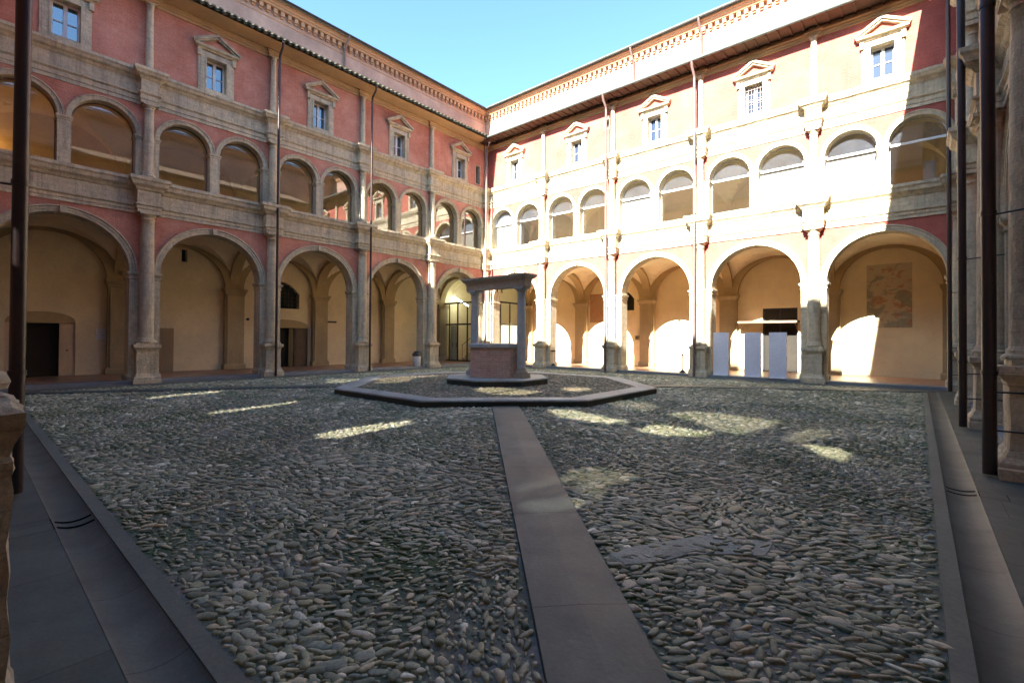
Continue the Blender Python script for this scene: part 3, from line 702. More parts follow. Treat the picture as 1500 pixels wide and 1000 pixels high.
# ------------------------------------------------------------------ doors and fittings on the wings
def leaf(parent, s0, s1, z0, z1, n, mat, knob=True, name='door'):
    d = MB(); d.sbox(s0, s1, n-.05, n, z0, z1); w = s1-s0
    k = 3; h = (z1-z0-.1*(k+1))/k
    for i in range(k):
        a = z0+.1+i*(h+.1); d.sbox(s0+.07, s1-.07, n, n+.012, a, a+h)
    o = part(d, name, mat, parent)
    if knob:
        kb = MB(); kb.lathe([(.0, -.02), (.03, -.015), (.035, 0), (.03, .015), (0, .02)], 0, 0, 10, cap=False)
        part(kb, 'handle', BLACK, o, ((s0+s1)/2, -n-.03, 1.05))
    return o
leaf(rootL, 2.35, 2.79, .1, 2.06, -4.12, CREAMDOOR); leaf(rootL, .95, 1.42, .1, 2.06, -4.12, CREAMDOOR)
leaf(rootL, 10.85, 11.10, .1, 2.06, -4.2, mottled('olive_door_paint', (.16, .13, .06), (.13, .105, .05), (.09, .07, .04), 2, .2, .6, .1), False); leaf(rootL, 11.10, 11.79, .1, 2.06, -4.14, BROWNDOOR)
for a, b in ((.95, 2.79), (9.25, 11.79)):
    c = (a+b)/2; h = (b-a)/2
    lu = MB(); lu.sprism([(a, 2.06)]+[(c-h*math.cos(math.pi*k/16), 2.06+.42*math.sin(math.pi*k/16)**.8) for k in range(1, 16)]+[(b, 2.06)], -4.05, -4.035)
    part(lu, 'door_lunette', RIB, rootL)
g = MB()
for i in range(9): g.sbox(9.6+i*.2, 9.62+i*.2, -4.2, -4.18, 3.03, 4.4)
for i in range(6): g.sbox(9.5, 11.31, -4.178, -4.162, 3.2+i*.2, 3.22+i*.2)
part(g, 'window_grille', BLACK, rootL)
pl = MB(); pl.sbox(5.34, 5.9, -4.05, -4.04, .1, 1.94); part(pl, 'painted_panel', mottled('dull_ochre_paint', (.42, .31, .19), (.38, .28, .17), (.3, .22, .14), 2, .2), rootL)
# back doorway in the sunlit wing
dw = MB()
for a, b in ((-5.65, -5.58), (-4.98, -4.90), (-4.27, -4.2)): dw.sbox(a, b, -4.2, -4.12, .1, 3.1)
dw.sbox(-5.58, -4.27, -4.195, -4.125, 2.28, 2.36); dw.sbox(-5.58, -4.27, -4.195, -4.125, 3.02, 3.1)
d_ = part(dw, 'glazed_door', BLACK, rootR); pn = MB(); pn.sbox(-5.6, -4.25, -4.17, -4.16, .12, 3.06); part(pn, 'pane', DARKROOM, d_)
cb = MB(); cb.sbox(-6.6, -4.1, -4.05, -3.35, 2.42, 2.48); cb.sbox(-6.58, -4.12, -3.37, -3.33, 2.38, 2.49); cb.tube([(-6.5, 3.45, 2.4), (-6.5, 4.0, 2.1)], .015); cb.tube([(-4.2, 3.45, 2.4), (-4.2, 4.0, 2.1)], .015)
part(cb, 'canopy', mottled('canopy_board', (.20, .125, .09), (.17, .11, .08), (.12, .08, .06)), rootR)
fs = MB(); fs.sbox(-1.65, -.18, -4.05, -4.03, 2.14, 4.78); part(fs, 'fresco', FRESCO, rootR)
fs = MB(); fs.sbox(-15.2, -13.6, -4.05, -4.035, 2.6, 4.3); part(fs, 'fresco', fresco_mat('faded_pink_fresco', (.40, .24, .13), (.33, .22, .13), (.45, .14, .07)), rootR)
pl = MB(); pl.sbox(-24.2, -5.7, -4.05, -4.02, .1, .42); pl.sbox(-4.15, 5.2, -4.05, -4.02, .1, .42); part(pl, 'plinth', PLASTER, rootR)

# ------------------------------------------------------------------ ground
CX0, CY0 = -9.42, 10.28
KX0, KX1, KY0, KY1 = -19.05, .11, .885, 19.72
def hz(x, y): return .18*np.clip(1-(np.maximum(np.abs(x-CX0), np.abs(y-CY0))-4)/5.5, 0, 1)
def hzs(x, y): return float(hz(np.array(x), np.array(y)))
m = MB(); m.quad((-150, -150, -.3), (150, -150, -.3), (150, 150, -.3), (-150, 150, -.3)); tag(part(m, 'ground', FLAG), kind='structure')
m = MB(); N = 60
m.grid([[(KX0+(KX1-KX0)*i/N, KY0+(KY1-KY0)*j/N, hzs(KX0+(KX1-KX0)*i/N, KY0+(KY1-KY0)*j/N)-.006) for j in range(N+1)] for i in range(N+1)])
tag(part(m, 'courtyard_soil', SOIL), kind='structure')
# perimeter: kerb, channel, flags (concentric rectangular rings)
def rings(prof, name, mat, cell=1.25):
    m = MB(); cs = lambda o: [(KX0-o, KY0-o), (KX1+o, KY0-o), (KX1+o, KY1+o), (KX0-o, KY1+o)]
    for (o0, z0), (o1, z1) in zip(prof, prof[1:]):
        A, B = cs(o0), cs(o1)
        for k in range(4):
            a, b, c, d = A[k], A[(k+1) % 4], B[(k+1) % 4], B[k]
            m.quad((*a, z0), (*b, z0), (*c, z1), (*d, z1), name == 'drain_channel')
    return tag(part(m, name, mat), kind='structure')
rings([(0, -.05), (0, .012), (.10, .012), (.102, .0)], 'kerb', mottled('kerb_stone', (.13, .15, .13), (.105, .12, .105), (.07, .08, .07), 2, 0, .75, .2, 30, .4))
rings([(.102+.263*k/16, .003-.032*math.sin(math.pi*k/16)**.8) for k in range(17)], 'drain_channel', paving('channel_stone', (.080, .092, .080), (.095, .108, .096), .95, .95, .004, 0))
rings([(.365, .002), (.37, .0), (1.6, 0), (1.6, -.2)], 'pavement', FLAG)
# drain slots
def slot(x0, x1, y0, y1, axis, label):
    m = MB(); fr = MB(); K = 12
    def zc(t): return .007-.032*math.sin(math.pi*t)**.8
    for q in (0, .17):
        A, B, C_, D = [], [], [], []
        for k in range(K+1):
            t = .06+.88*k/K; bow = .02*math.sin(math.pi*t)
            for lst, e in ((A, 0), (B, .05)):
                p = q+e+bow
                lst.append((x0+(x1-x0)*t, y0+p, zc(t)) if axis == 'y' else (x0+p, y0+(y1-y0)*t, zc(t)))
        m.grid([A, B])
    o = part(m, 'drain_slots', HOLE); tag(o, label, 'drain', 'drains in the stone channel')
    a, b, c, d = (x1, x1+.22, y0-.04, y1+.08) if axis == 'y' else (x0-.08, x1+.1, y0-.3, y0-.0)
    for (p, q, u, v) in ((a, b, c, c+.006), (a, b, d-.006, d), (a, a+.006, c, d), (b-.006, b, c, d)): fr.quad((p, u, .006), (q, u, .006), (q, v, .006), (p, v, .006))
    part(fr, 'cover_joint', HOLE, o)
slot(.21, .475, 6.88, 7.0, 'y', 'two black drain slots across the right-hand stone channel')
slot(-5.66, -5.5, .52, .79, 'x', 'two black drain slots across the left-hand stone channel')
# diagonal slab strips
def strip(i, sx, sy, w, d0, d1, zoff):
    m = MB(); ux, uy = sx/math.sqrt(2), sy/math.sqrt(2); vx, vy = -uy, ux; rows = []
    K = 44
    for k in range(K+1):
        d = d0+(d1-d0)*k/K; row = []
        for q in (-1, -.97, 0, .97, 1):
            x, y = CX0+ux*d+vx*q*w/2, CY0+uy*d+vy*q*w/2
            row.append((x, y, hzs(x, y)+(.022 if abs(q) < .99 else -.02)+zoff))
        rows.append(row)
    m.grid(rows); tag(part(m, 'path', PATHM), kind='structure')
L0 = 4.1
strip(0, 1, -1, .575, L0, 13.25, 0); strip(1, -1, -1, .575, L0, 13.1, 0); strip(2, 1, 1, .575, L0, 13.3, 0); strip(3, -1, 1, .575, L0, 13.1, 0)
# mortar patch
MP = [(-1.67, 3.03), (-1.6, 3.25), (-1.36, 3.7), (-1.21, 3.95), (-1.05, 3.98), (-.85, 4.09), (-.84, 3.8), (-1.02, 3.66), (-1.26, 3.42), (-1.37, 3.17), (-1.52, 2.97)]
m = MB(); c = (-1.22, 3.52); rows = []
fine = []
for k in range(len(MP)):
    a, b = MP[k], MP[(k+1) % len(MP)]
    for t in (0, .33, .66): fine.append((a[0]+(b[0]-a[0])*t+.02*noise.noise(Vector((a[0]*9, t*7, 1))), a[1]+(b[1]-a[1])*t))
for q in (1.06, 1.0, .7, .35, .02):
    rows.append([(c[0]+(x-c[0])*q, c[1]+(y-c[1])*q, hzs(x, y)+(-.01 if q > 1 else .015+.008*noise.noise(Vector((x*6, y*6, q*5))))) for x, y in fine])
m.grid(rows, False, True); tag(part(m, 'mortar_patch', MORTAR), kind='structure')

MPR = [p for p in MP]
# cobbles
def stones(cx, cy, zb, L, W, H, ang, lo, seed=1):
    r = np.random.default_rng(seed); n = len(cx)
    seg, rings_ = (7, 2) if lo else (9, 3)
    th = np.linspace(0, 2*np.pi, seg, endpoint=False)
    rad = [1.0, .72] if lo else [1.0, .92, .66]; zz = [0.0, .9] if lo else [0.0, .68, .96]
    irr = 1+r.uniform(-.22, .20, (n, seg))
    pw = r.uniform(.6, 1.0, (n, 1))
    V = np.zeros((n, seg*rings_+1, 3)); ca, sa = np.cos(ang), np.sin(ang)
    ct, st_ = np.cos(th), np.sin(th)
    ex = np.sign(ct)*np.abs(ct)**pw; ey = np.sign(st_)*np.abs(st_)**pw
    tx, ty = r.uniform(-.14, .14, n), r.uniform(-.3, .3, n)
    for k in range(rings_):
        lx = L[:, None]*ex*rad[k]*irr; ly = W[:, None]*ey*rad[k]*irr
        h = H[:, None]*zz[k]+ (lx*tx[:, None]+ly*ty[:, None])*(.7 if k else 0)
        V[:, k*seg:(k+1)*seg, 0] = cx[:, None]+lx*ca[:, None]-ly*sa[:, None]
        V[:, k*seg:(k+1)*seg, 1] = cy[:, None]+lx*sa[:, None]+ly*ca[:, None]
        V[:, k*seg:(k+1)*seg, 2] = zb[:, None]+h-(.012 if k == 0 else 0)
    V[:, -1, 0] = cx; V[:, -1, 1] = cy; V[:, -1, 2] = zb+H
    nv = seg*rings_+1; base = (np.arange(n)*nv)[:, None]
    Q = []
    for k in range(rings_-1):
        for j in range(seg):
            j2 = (j+1) % seg; Q.append([k*seg+j, k*seg+j2, (k+1)*seg+j2, (k+1)*seg+j])
    T = [[(rings_-1)*seg+j, (rings_-1)*seg+(j+1) % seg, nv-1] for j in range(seg)]
    q = (base[:, :, None]+np.array(Q)[None]).reshape(-1, 4); t = (base[:, :, None]+np.array(T)[None]).reshape(-1, 3)
    return V.reshape(-1, 3), q, t
def build_np(name, sets, mat):
    vs, qs, ts, o = [], [], [], 0
    for V, q, t in sets: vs.append(V); qs.append(q+o); ts.append(t+o); o += len(V)
    V = np.concatenate(vs); q = np.concatenate(qs); t = np.concatenate(ts)
    me = bpy.data.meshes.new(name); me.vertices.add(len(V)); me.vertices.foreach_set('co', V.astype(np.float32).ravel())
    me.loops.add(len(q)*4+len(t)*3); me.loops.foreach_set('vertex_index', np.concatenate([q.ravel(), t.ravel()]).astype(np.int32))
    me.polygons.add(len(q)+len(t))
    ls = np.concatenate([np.arange(len(q))*4, len(q)*4+np.arange(len(t))*3]).astype(np.int32)
    me.polygons.foreach_set('loop_start', ls); me.polygons.foreach_set('use_smooth', np.ones(len(q)+len(t), bool))
    me.materials.append(mat); me.update(calc_edges=True)
    o_ = bpy.data.objects.new(name, me); COL.objects.link(o_); return o_
OA = 4.16
def octdist(x, y, a0=0):
    dx, dy = x-CX0, y-CY0
    return np.maximum(np.maximum(np.abs(dx), np.abs(dy)), (np.abs(dx)+np.abs(dy))/math.sqrt(2))
def field(px, py, seed):
    # slow wander of the laying direction
    return (.75*np.sin(.55*px+1.3*np.sin(.33*py+seed))+.65*np.sin(.62*py-.9*px*.35+2.1*seed)+.35*np.sin(1.7*px+1.1*py+seed*3))
def layer(sx, sy, seed, x0, x1, y0, y1, lo, keep, hk=1.0):
    r = np.random.default_rng(seed); out = []
    b = math.pi/4    # rows run across the diagonal
    u = np.arange(-18, 18, sx); v = np.arange(-18, 18, sy)
    U, Vv = np.meshgrid(u, v, indexing='ij'); U = U+(np.arange(len(v)) % 2)[None]*sx/2+r.uniform(-.30, .30, U.shape)*sx; Vv = Vv+r.uniform(-.24, .24, Vv.shape)*sy
    # gentle warp so that rows swirl
    wu = U+.22*np.sin(1.5*Vv+.7*np.sin(1.1*U))+.10*np.sin(3.9*Vv+2*U); wv = Vv+.20*np.sin(1.35*U+1.1*np.sin(.9*Vv))+.07*np.sin(4.3*U+1.3*Vv)
    x = CX0+wu*math.cos(b)-wv*math.sin(b); y = CY0+wu*math.sin(b)+wv*math.cos(b)
    dwu = .20*1.35*np.cos(1.35*U+1.1*np.sin(.9*Vv))+.07*4.3*np.cos(4.3*U+1.3*Vv)
    ang = b+np.arctan(dwu)+r.normal(0, .46, U.shape)+.25*field(x, y, 1.0)
    turn = (np.sin(1.9*x+.8*y)*np.sin(1.4*y-1.1*x) > .55); ang = ang+turn*1.2
    x, y, ang = x.ravel(), y.ravel(), ang.ravel()
    k = (x > x0) & (x < x1) & (y > y0) & (y < y1) & keep(x, y); x, y, ang = x[k], y[k], ang[k]; n = len(x)
    big = r.random(n); pz = 1+.28*np.sin(1.1*x+.6*np.sin(.8*y))*np.sin(1.3*y+.5*x)
    L = pz*sx*.5*r.uniform(.55, 1.2, n)*np.where(big > .92, 1.3, 1); W = pz*sy*.5*r.uniform(.55, 1.35, n)*np.where(big > .88, 1.7, 1)
    H = r.uniform(.012, .024, n)*np.where(big > .9, 1.2, 1)
    H = H*hk
    z = hz(x, y)-.008-(1-hk)*.01+.004*np.sin(2.3*x+1.1*y)*np.sin(1.7*y)
    return stones(x, y, z, L, W, H, ang, lo, seed+5)
def keep_main(x, y):
    d = (np.abs(np.abs(x-CX0)-np.abs(y-CY0))/math.sqrt(2) > .575/2+.02)
    return d & (octdist(x, y) > OA+.03) & ~inpoly(x, y, MP)
dcam = lambda x, y: np.hypot(x, y)
e = .03
A1 = layer(.125, .047, 11, KX0+e, KX1-e, KY0+e, KY1-e, False, lambda x, y: keep_main(x, y) & (dcam(x, y) < 6.5))
A2 = layer(.122, .060, 12, KX0+e, KX1-e, KY0+e, KY1-e, True, lambda x, y: keep_main(x, y) & (dcam(x, y) >= 6.5) & (dcam(x, y) < 14))
A3 = layer(.15, .078, 13, KX0+e, KX1-e, KY0+e, KY1-e, True, lambda x, y: keep_main(x, y) & (dcam(x, y) >= 14))
A4 = layer(.068, .036, 21, KX0+e, KX1-e, KY0+e, KY1-e, True, lambda x, y: keep_main(x, y) & (dcam(x, y) < 8), .75)
r9 = np.random.default_rng(9); px, py = r9.uniform(-1.7, -.8, 260), r9.uniform(2.9, 4.1, 260); k9 = inpoly(px, py, [(c[0]+(x-c[0])*.9, c[1]+(y-c[1])*.9) for x, y in MP]) if True else None
px, py = px[k9][:48], py[k9][:48]; n9 = len(px)
A5 = stones(px, py, hz(px, py)+.004, r9.uniform(.02, .06, n9), r9.uniform(.012, .028, n9), np.full(n9, .018), np.full(n9, math.pi/4)+r9.normal(0, .4, n9), False, 31)
tag(build_np('cobblestones', [A1, A2, A3, A4, A5], COBBLE), 'grey river cobbles set in mossy earth over the courtyard', 'cobbles', kind='stuff')

# ------------------------------------------------------------------ octagonal platform
def octo(a, cx=0, cy=0):
    rr = a/math.cos(math.pi/8); return [(cx+rr*math.cos(math.pi/8+k*math.pi/4), cy+rr*math.sin(math.pi/8+k*math.pi/4)) for k in range(8)]
plat = empty('octagonal_platform', (CX0, CY0, .15)); tag(plat, 'low octagonal stone platform of dark edge stones round the well', 'platform')
def octring(a0, a1, z0, z1, zc, name, mat, parent, jit=0):
    m = MB(); P = octo(a1); Q = octo(a0)
    bev = octo(a1-.02)
    m.grid([[(*p, z0) for p in P], [(*p, z1-.02) for p in P], [(*p, z1) for p in bev], [(*q, zc) for q in Q], [(*q, zc-.1) for q in Q]], False, True)
    return part(m, name, mat, parent)
EDGE = paving('edge_stone', (.33, .36, .34), (.37, .40, .375), 1.1, 30, .003)
octring(OA-.02, OA, -.05, .165, .165, 'riser', DARKSTONE, plat) if False else None
m = MB(); P = octo(OA); m.grid([[(*p, -.05) for p in P], [(*p, .155) for p in P]], False, True); part(m, 'riser', DARKSTONE, plat)
octring(OA-.48, OA+.012, .135, .175, .172, 'edge_stones', EDGE, plat)
m = MB(); m.poly([(*p, .155) for p in octo(OA-.45)]); part(m, 'cobble_bed', SOIL, plat)
r_ = np.random.default_rng(5); sx, sy = .10, .062
U, Vv = np.meshgrid(np.arange(-4, 4, sx), np.arange(-4, 4, sy), indexing='ij'); U = U+r_.uniform(-.3, .3, U.shape)*sx+(np.arange(U.shape[1]) % 2)[None]*sx/2; Vv = Vv+r_.uniform(-.25, .25, U.shape)*sy
x, y = (CX0+(U-Vv)/math.sqrt(2)).ravel(), (CY0+(U+Vv)/math.sqrt(2)).ravel(); od = octdist(x, y); k = (od < OA-.52) & (od > 1.42); x, y = x[k], y[k]; n = len(x)
tag(build_np('platform_cobbles', [stones(x, y, np.full(n, .300), sx*.5*r_.uniform(.8, 1.1, n), sy*.5*r_.uniform(.8, 1.1, n), r_.uniform(.012, .022, n), np.full(n, math.pi/4)+r_.normal(0, .25, n), True, 3)], COBBLE2), 'small brownish cobbles covering the octagonal platform', 'cobbles', kind='stuff')
step = MB(); P = octo(1.42); step.grid([[(*p, .15) for p in P], [(*p, .315) for p in P]], False, True); part(step, 'step_riser', DARKSTONE, plat)
st2 = MB(); P = octo(1.435); Bv = octo(1.415); st2.grid([[(*p, .29) for p in P], [(*p, .325) for p in P], [(*p, .338) for p in Bv]], False, True); st2.poly([(*p, .338) for p in Bv]); part(st2, 'step_slab', EDGE, plat)

# ------------------------------------------------------------------ the well
well = empty('well', (CX0, CY0, .49)); tag(well, 'old brick well with two grey columns under a heavy stone beam', 'well')
m = MB(); rows = []
P = octo(.78)
def subd(P, k): return [(a[0]+(b[0]-a[0])*t/k, a[1]+(b[1]-a[1])*t/k) for a, b in zip(P, P[1:]+P[:1]) for t in range(k)]
for z in np.linspace(0, .86, 14): rows.append([(x_, y_, z) for x_, y_ in subd(P, 6)])
m.grid(rows, False, True); part(m.jitter(.009, 6, 4), 'parapet', WELLBRICK, well)
m = MB(); P2 = subd(octo(.83), 6); P3 = subd(octo(.52), 6)
m.grid([[(*p, .84) for p in subd(octo(.77), 6)], [(*p, .855) for p in P2], [(*p, .935) for p in P2], [(p[0]*.985, p[1]*.985, .95) for p in P2], [(*p, .95) for p in P3], [(*p, .3) for p in P3]], False, True)
part(m.jitter(.006, 6, 8), 'coping', PALE if False else GREY, well)
m = MB(); m.poly([(*p, .35) for p in octo(.53)]); part(m, 'iron_lid', BLACK, well)
for sgn in (-1, 1):
    m = MB(); m.box(-.185, .185, -.185, .185, 0, .13)
    m.lathe([(.185, .13), (.19, .16), (.18, .19), (.15, .205), (.155, .23), (.14, .26)], 0, 0, 18)
    base_ = m.jitter(.004, 7, sgn)
    c = MB(); p = [(.128, .27)]+[(.13-.018*t, .3+2.03*t) for t in np.linspace(0, 1, 12)]+[(.125, 2.36), (.115, 2.38), (.115, 2.42), (.14, 2.45), (.155, 2.48), (.16, 2.50)]
    c.lathe(p, 0, 0, 20); c.box(-.17, .17, -.17, .17, 2.50, 2.56)
    o = part(c.jitter(.005, 5, sgn*3), 'column', GREY, well, (sgn*.93, 0, 0))
    part(base_, 'column_base', PALE if sgn > 0 else GREY, o)
m = MB()
LH = 1.16
prof = [(0, 2.56), (.0, 2.70), (.012, 2.705), (.012, 2.76), (.03, 2.78), (.06, 2.80), (.10, 2.845), (.12, 2.86), (.12, 2.915), (.02, 2.93)]
rows = []
hw = .15
for o_, z in prof:
    X, Y = LH+o_, hw+o_; row = []
    for (xa, ya), (xb, yb) in (((-X, -Y), (X, -Y)), ((X, -Y), (X, Y)), ((X, Y), (-X, Y)), ((-X, Y), (-X, -Y))):
        kk = 12
        for t in range(kk): row.append((xa+(xb-xa)*t/kk, ya+(yb-ya)*t/kk, z))
    rows.append(row)
m.grid(rows, False, True); m.poly(rows[0][::-1]); m.poly(rows[-1])
ln = part(m.jitter(.012, 4, 2), 'lintel', mottled('dark_weathered_stone', (.56, .49, .38), (.42, .38, .30), (.22, .20, .17), 4, .4, .9, .5, 20, .6), well)
m = MB(); m.tube([(0, 0, 2.56), (0, 0, 2.47)], .02); m.tube([(.2, -.03, 2.57), (.2, -.03, 2.46), (.24, -.03, 2.44)], .012); part(m, 'iron_hook', BLACK, ln)

# ------------------------------------------------------------------ portico floors
m = MB(); Zf = .1
def rectf(m, x0, x1, y0, y1, z): m.quad((x0, y0, z), (x1, y0, z), (x1, y1, z), (x0, y1, z))
rectf(m, -24.2, WX-.3, -4.25, 25, Zf); rectf(m, WR+.3, 5.25, -4.25, 25, Zf); rectf(m, WX-.3, WR+.3, WY+.3, 25, Zf); rectf(m, WX-.3, WR+.3, -4.25, WN-.3, Zf)
tag(part(m, 'portico_floor', TERRA), kind='structure')
m = MB(); SO = .24
ST = mottled('step_stone', (.22, .24, .26), (.17, .19, .21), (.11, .12, .14), 2, 0, .6, .2, 30)
m.box(WX-.32, WX+SO, WN-.3, WY+.3, -.05, .104); m.box(WR-SO, WR+.32, WN-.3, WY+.3, -.05, .104)
m.box(WX+SO, WR-SO, WY-SO, WY+.32, -.05, .104); m.box(WX+SO, WR-SO, WN-.32, WN+SO-.12, -.05, .03)
tag(part(m, 'portico_step', ST), kind='structure')

# ------------------------------------------------------------------ corner vestibule: glazed screens, stair, tube light
def screen(name, label, loc, rz, width, doors):
    root = empty(name, loc, rz); tag(root, label, 'glass screen', 'glazed screens of the corner vestibule')
    f = MB(); H = 3.78
    f.sbox(0, width, -.04, .04, H-.05, H+.05); f.sbox(0, width, -.04, .04, 2.34, 2.44)
    for x in [0, width-.06]+doors: f.sbox(x, x+.06, -.035, .035, 0, H-.05)
    f.sbox(0, width, -.03, .03, 0, .07)
    part(f, 'frame', BLACK, root)
    g = MB(); g.quad((0, 0, 0), (width, 0, 0), (width, 0, H), (0, 0, H)); part(g, 'pane', GLASS_DOOR, root)
    g = MB(); pts = [(0, H+.05)]+[(width/2-width/2*math.cos(math.pi*k/20), H+.05+1.6*math.sin(math.pi*k/20)) for k in range(1, 20)]+[(width, H+.05)]
    g.poly([(x, 0, z) for x, z in pts]); part(g, 'lunette', GLASS_DOOR, root)
    return root
sA = screen('glass_screen', 'black-framed glass screen closing the shaded arcade, seen left of the well', (-24.15, 21.05, .1), 0, 3.5, [.55, 1.35, 2.25])
sB = screen('glass_screen', 'black-framed glass screen with white doors seen between the well columns', (-20.0, 21.5, .1), R(90), 3.5, [.6, 1.5, 2.4])
for rt, a, b in ((sA, .62, 1.0), (sA, 1.02, 1.34), (sB, .66, 1.48), (sB, 1.56, 2.38)):
    d = MB(); d.sbox(a, b, -.10, -.06, .08, 2.3); o = part(d, 'door_leaf', WHITE_PAINT, rt)
    h_ = MB(); h_.tube([(b-.08, -.02, .9), (b-.08, -.02, 1.2)], .014); part(h_, 'handle', BLACK, o)
stair = empty('staircase', (-23.6, 22.2, .1)); tag(stair, 'pale stone staircase climbing behind the glass doors of the corner', 'staircase')
m = MB()
for k in range(13): m.box(0, 2.6, k*.27, 3.9, k*.165, (k+1)*.165-.004)
part(m, 'steps', PALE, stair)
m = MB(); m.tube([(0, 0, 1.0), (0, 3.5, 3.1)], .025); m.tube([(0, .05, 0), (0, .05, 1.0)], .02); part(m, 'handrail', BLACK, stair)
tl = MB(); tl.tube([(-.72, 0, .33), (.72, 0, -.33)], .035, 8)
t_ = part(tl, 'tube_light', TUBE, None, (-23.3, 21.8, 4.06)); tag(t_, 'slanting lit tube light above the stair behind the glass', 'tube light')
vs = MB(); vs.sbox(-24.2, -20.15, -4.1, -.0, 5.62, 5.7); part(vs, 'vestibule_ceiling', VAULT, rootR)
vs = MB(); vs.box(-24.2, -20.6, 23.95-WY+2.9, 23.96-WY+2.9, 0, .1); 

# ------------------------------------------------------------------ free-standing things
for i, (x, lab) in enumerate(((-6.33, 'leftmost of three blank lilac display panels standing under the sunlit arches'), (-5.09, 'middle one of three blank lilac display panels, before the dark doorway'), (-4.17, 'blank lilac display panel of three, nearest the thick shaded column'))):
    m = MB(); w = .305; yk = [20.95, 20.9, 20.85][i]
    m.box(-w, w, -.05, .05, .02, 1.80)
    o = part(m, 'display_panel', LILAC, None, (x, yk, .1)); tag(o, lab, 'display panel', 'lilac display panels')
    b = MB(); b.box(-w+.03, w-.03, -.18, .18, 0, .02); part(b, 'foot', WHITE_PAINT, o)
bin_ = part(MB(), 'trash_bin', WHITE_PAINT) if False else None
m = MB(); m.lathe([(.17, 0), (.185, .02), (.215, .52), (.22, .54)], 0, 0, 20)
tb = part(m, 'trash_bin', WHITE_PAINT, None, (-20.1, 15.68, .104)); tag(tb, 'white litter bin with a black domed lid by the shaded arcade', 'litter bin')
m = MB(); m.lathe([(.225, .53), (.23, .58), (.215, .66), (.17, .74), (.09, .79), (.01, .80)], 0, 0, 20); part(m, 'lid', BLACK, tb)
m = MB(); m.box(-.09, .09, -.235, -.20, .58, .67); part(m, 'flap', PIPE_COPPER, tb)
for (x, y, lab) in ((-8.05, 21.15, 'white ashtray post with dark dish in the widest sunlit patch, left of the panels'), (-15.15, 21.1, 'white ashtray post with dark dish beside the well, under the sunlit arches')):
    m = MB(); m.lathe([(.03, .05), (.03, .78)], 0, 0, 12); o = part(m, 'ashtray_stand', WHITE_PAINT, None, (x, y, .1)); tag(o, lab, 'ashtray', 'ashtray posts')
    m = MB(); m.lathe([(.05, .78), (.14, .82), (.15, .85), (.14, .85), (.02, .81)], 0, 0, 16); part(m, 'dish', BLACK, o)
    m = MB(); m.lathe([(.15, 0), (.15, .03), (.10, .07), (.04, .14)], 0, 0, 16); part(m, 'base', BLACK, o)
# wall signs and fittings on the shaded back wall (x = -24.2)
def plate(name, y0, y1, z0, z1, mat, label, cat, t=.02):
    m = MB(); m.box(0, t, -(y1-y0)/2, (y1-y0)/2, 0, z1-z0); o = part(m, name, mat, None, (-24.195, (y0+y1)/2, z0)); return tag(o, label, cat)
def lines(o, w, h, n, mat=None, seed=0):
    m = MB(); r = random.Random(seed)
    for k in range(n):
        z = h-(k+1)*h/(n+1); x = -w/2+w*.1
        while x < w/2*.8:
            l = r.uniform(.015, .05); m.box(.021, .0225, x, min(x+l, w/2*.85), z-.004, z+.004); x += l+.02
    part(m, 'lettering', mat or BLACK, o)
o = plate('wall_sign', 3.36, 3.66, 1.45, 1.87, MARBLE, 'white notice plaque beside the open cream door', 'sign'); lines(o, .3, .42, 6, None, 1)
o = plate('wall_sign', 11.86, 12.08, 1.66, 2.05, MARBLE, 'small white notice beside the brown door in the shaded arcade', 'sign'); lines(o, .22, .39, 4, None, 2)
plate('direction_sign', 12.86, 13.34, 2.38, 2.47, BLACK, 'thin black direction sign on the wall right of the brown door', 'sign', .05)
cam_ = MB(); cam_.lathe([(.0, -.07), (.05, -.05), (.07, 0), (.05, .05), (0, .07)], 0, 0, 14, cap=False); cam_.tube([(-.3, 0, 0), (0, 0, 0)], .015)
o = part(cam_, 'security_camera', BLACK, None, (-23.85, 8.72, 2.42)); tag(o, 'round black security camera beside an ochre pilaster', 'camera')
m = MB(); m.box(-.12, .12, -.14, 0, 0, .26); o = part(m, 'letter_box', OCHRE_STONE, None, (-12.05, 24.99, 1.55)); tag(o, 'small brown box on the sunlit wall left of a pilaster', 'box')
m = MB(); m.box(-.10, .10, -.142, -.138, .05, .21); part(m, 'door', BROWNDOOR, o)
m = MB(); m.box(-.17, .17, -.02, .02, 0, 1.7); o = part(m, 'white_partition', LILAC, None, (.32, 22.3, 6.3)); tag(o, 'tall pale panel standing inside the last loggia window before the dark pipes', 'display panel')
m = MB(); m.box(-.42, -.18, -.02, .02, 0, 1.0); part(m, 'low_leaf', LILAC, o)
# lit wall lamp in the upper gallery at far left
m = MB(); m.tube([(-24.1, .35, 8.05), (-23.8, .35, 8.05)], .02); o = part(m, 'wall_lamp', BLACK); tag(o, 'small lit orange lamp glowing inside the loggia at far left', 'lamp')
m = MB(); m.lathe([(.01, -.06), (.07, -.03), (.08, .03), (.02, .08)], 0, 0, 12); part(m, 'bulb', BULB, o, (-23.75, .35, 8.1))

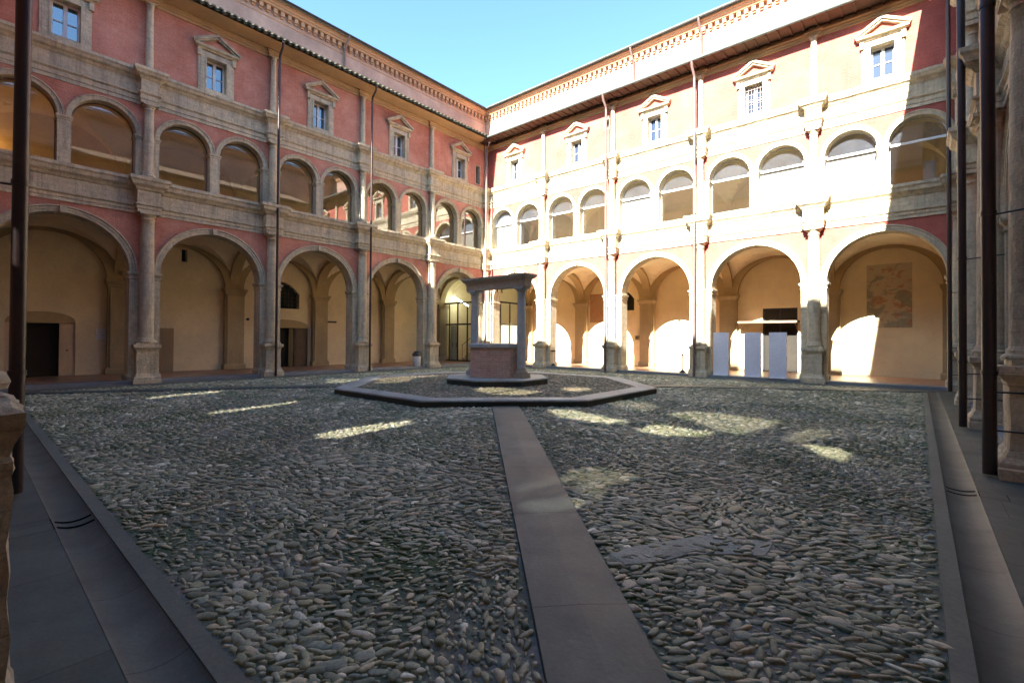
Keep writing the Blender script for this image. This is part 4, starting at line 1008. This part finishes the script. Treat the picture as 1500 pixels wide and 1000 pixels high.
# ------------------------------------------------------------------ light, sky, camera
w = bpy.data.worlds.new('World'); S.world = w; w.use_nodes = True
nt = w.node_tree; sky = nt.nodes.new('ShaderNodeTexSky'); sky.sky_type = 'NISHITA'; sky.sun_disc = False
sd = Vector((-.094, 1, -.682)).normalized()
sky.sun_elevation = math.asin(-sd.z); sky.sun_rotation = math.atan2(-sd.x, -sd.y); sky.air_density = .75; sky.dust_density = 1.0; sky.ozone_density = 1.6; sky.altitude = 300
bg = nt.nodes['Background']; bg.inputs['Strength'].default_value = .056
tint = nt.nodes.new('ShaderNodeMix'); tint.data_type = 'RGBA'; tint.blend_type = 'MULTIPLY'; tint.inputs[0].default_value = 1; tint.inputs[7].default_value = (.60, .76, .79, 1)
nt.links.new(sky.outputs[0], tint.inputs[6]); nt.links.new(tint.outputs[2], bg.inputs['Color'])
sl = bpy.data.lights.new('sun', 'SUN'); sl.energy = 2.3; sl.angle = R(.5); sl.color = (1, .95, .86)
so_ = bpy.data.objects.new('sun', sl); COL.objects.link(so_); so_.rotation_euler = sd.to_track_quat('-Z', 'Y').to_euler()
cd = bpy.data.cameras.new('camera'); cam = bpy.data.objects.new('camera', cd); COL.objects.link(cam); S.camera = cam
cd.sensor_width = 36; cd.lens = 692/1500*36; cd.clip_end = 500; cd.clip_start = .05; cd.shift_y = -13/1500
yaw, pit, roll = R(40.69), R(.7), R(.36)
f = Vector((-math.sin(yaw)*math.cos(pit), math.cos(yaw)*math.cos(pit), math.sin(pit))); r = Vector((math.cos(yaw), math.sin(yaw), 0)); u = r.cross(f)
r2 = r*math.cos(roll)+u*math.sin(roll); u2 = -r*math.sin(roll)+u*math.cos(roll)
from mathutils import Matrix
cam.matrix_world = Matrix(((r2.x, u2.x, -f.x, 0), (r2.y, u2.y, -f.y, 0), (r2.z, u2.z, -f.z, 1.6), (0, 0, 0, 1)))
S.render.resolution_x, S.render.resolution_y = 1024, 682
vs_ = S.view_settings; vs_.view_transform = 'Standard'; vs_.look = 'None'; vs_.gamma = 1; vs_.exposure = 3.98
S.cycles.max_bounces = 10; S.cycles.diffuse_bounces = 8; S.cycles.glossy_bounces = 4; S.cycles.transparent_max_bounces = 12
S.cycles.use_denoising = True; S.cycles.sample_clamp_indirect = 8; S.cycles.use_adaptive_sampling = True; S.cycles.adaptive_threshold = .015
S.cycles.caustics_reflective = False; S.cycles.caustics_refractive = False
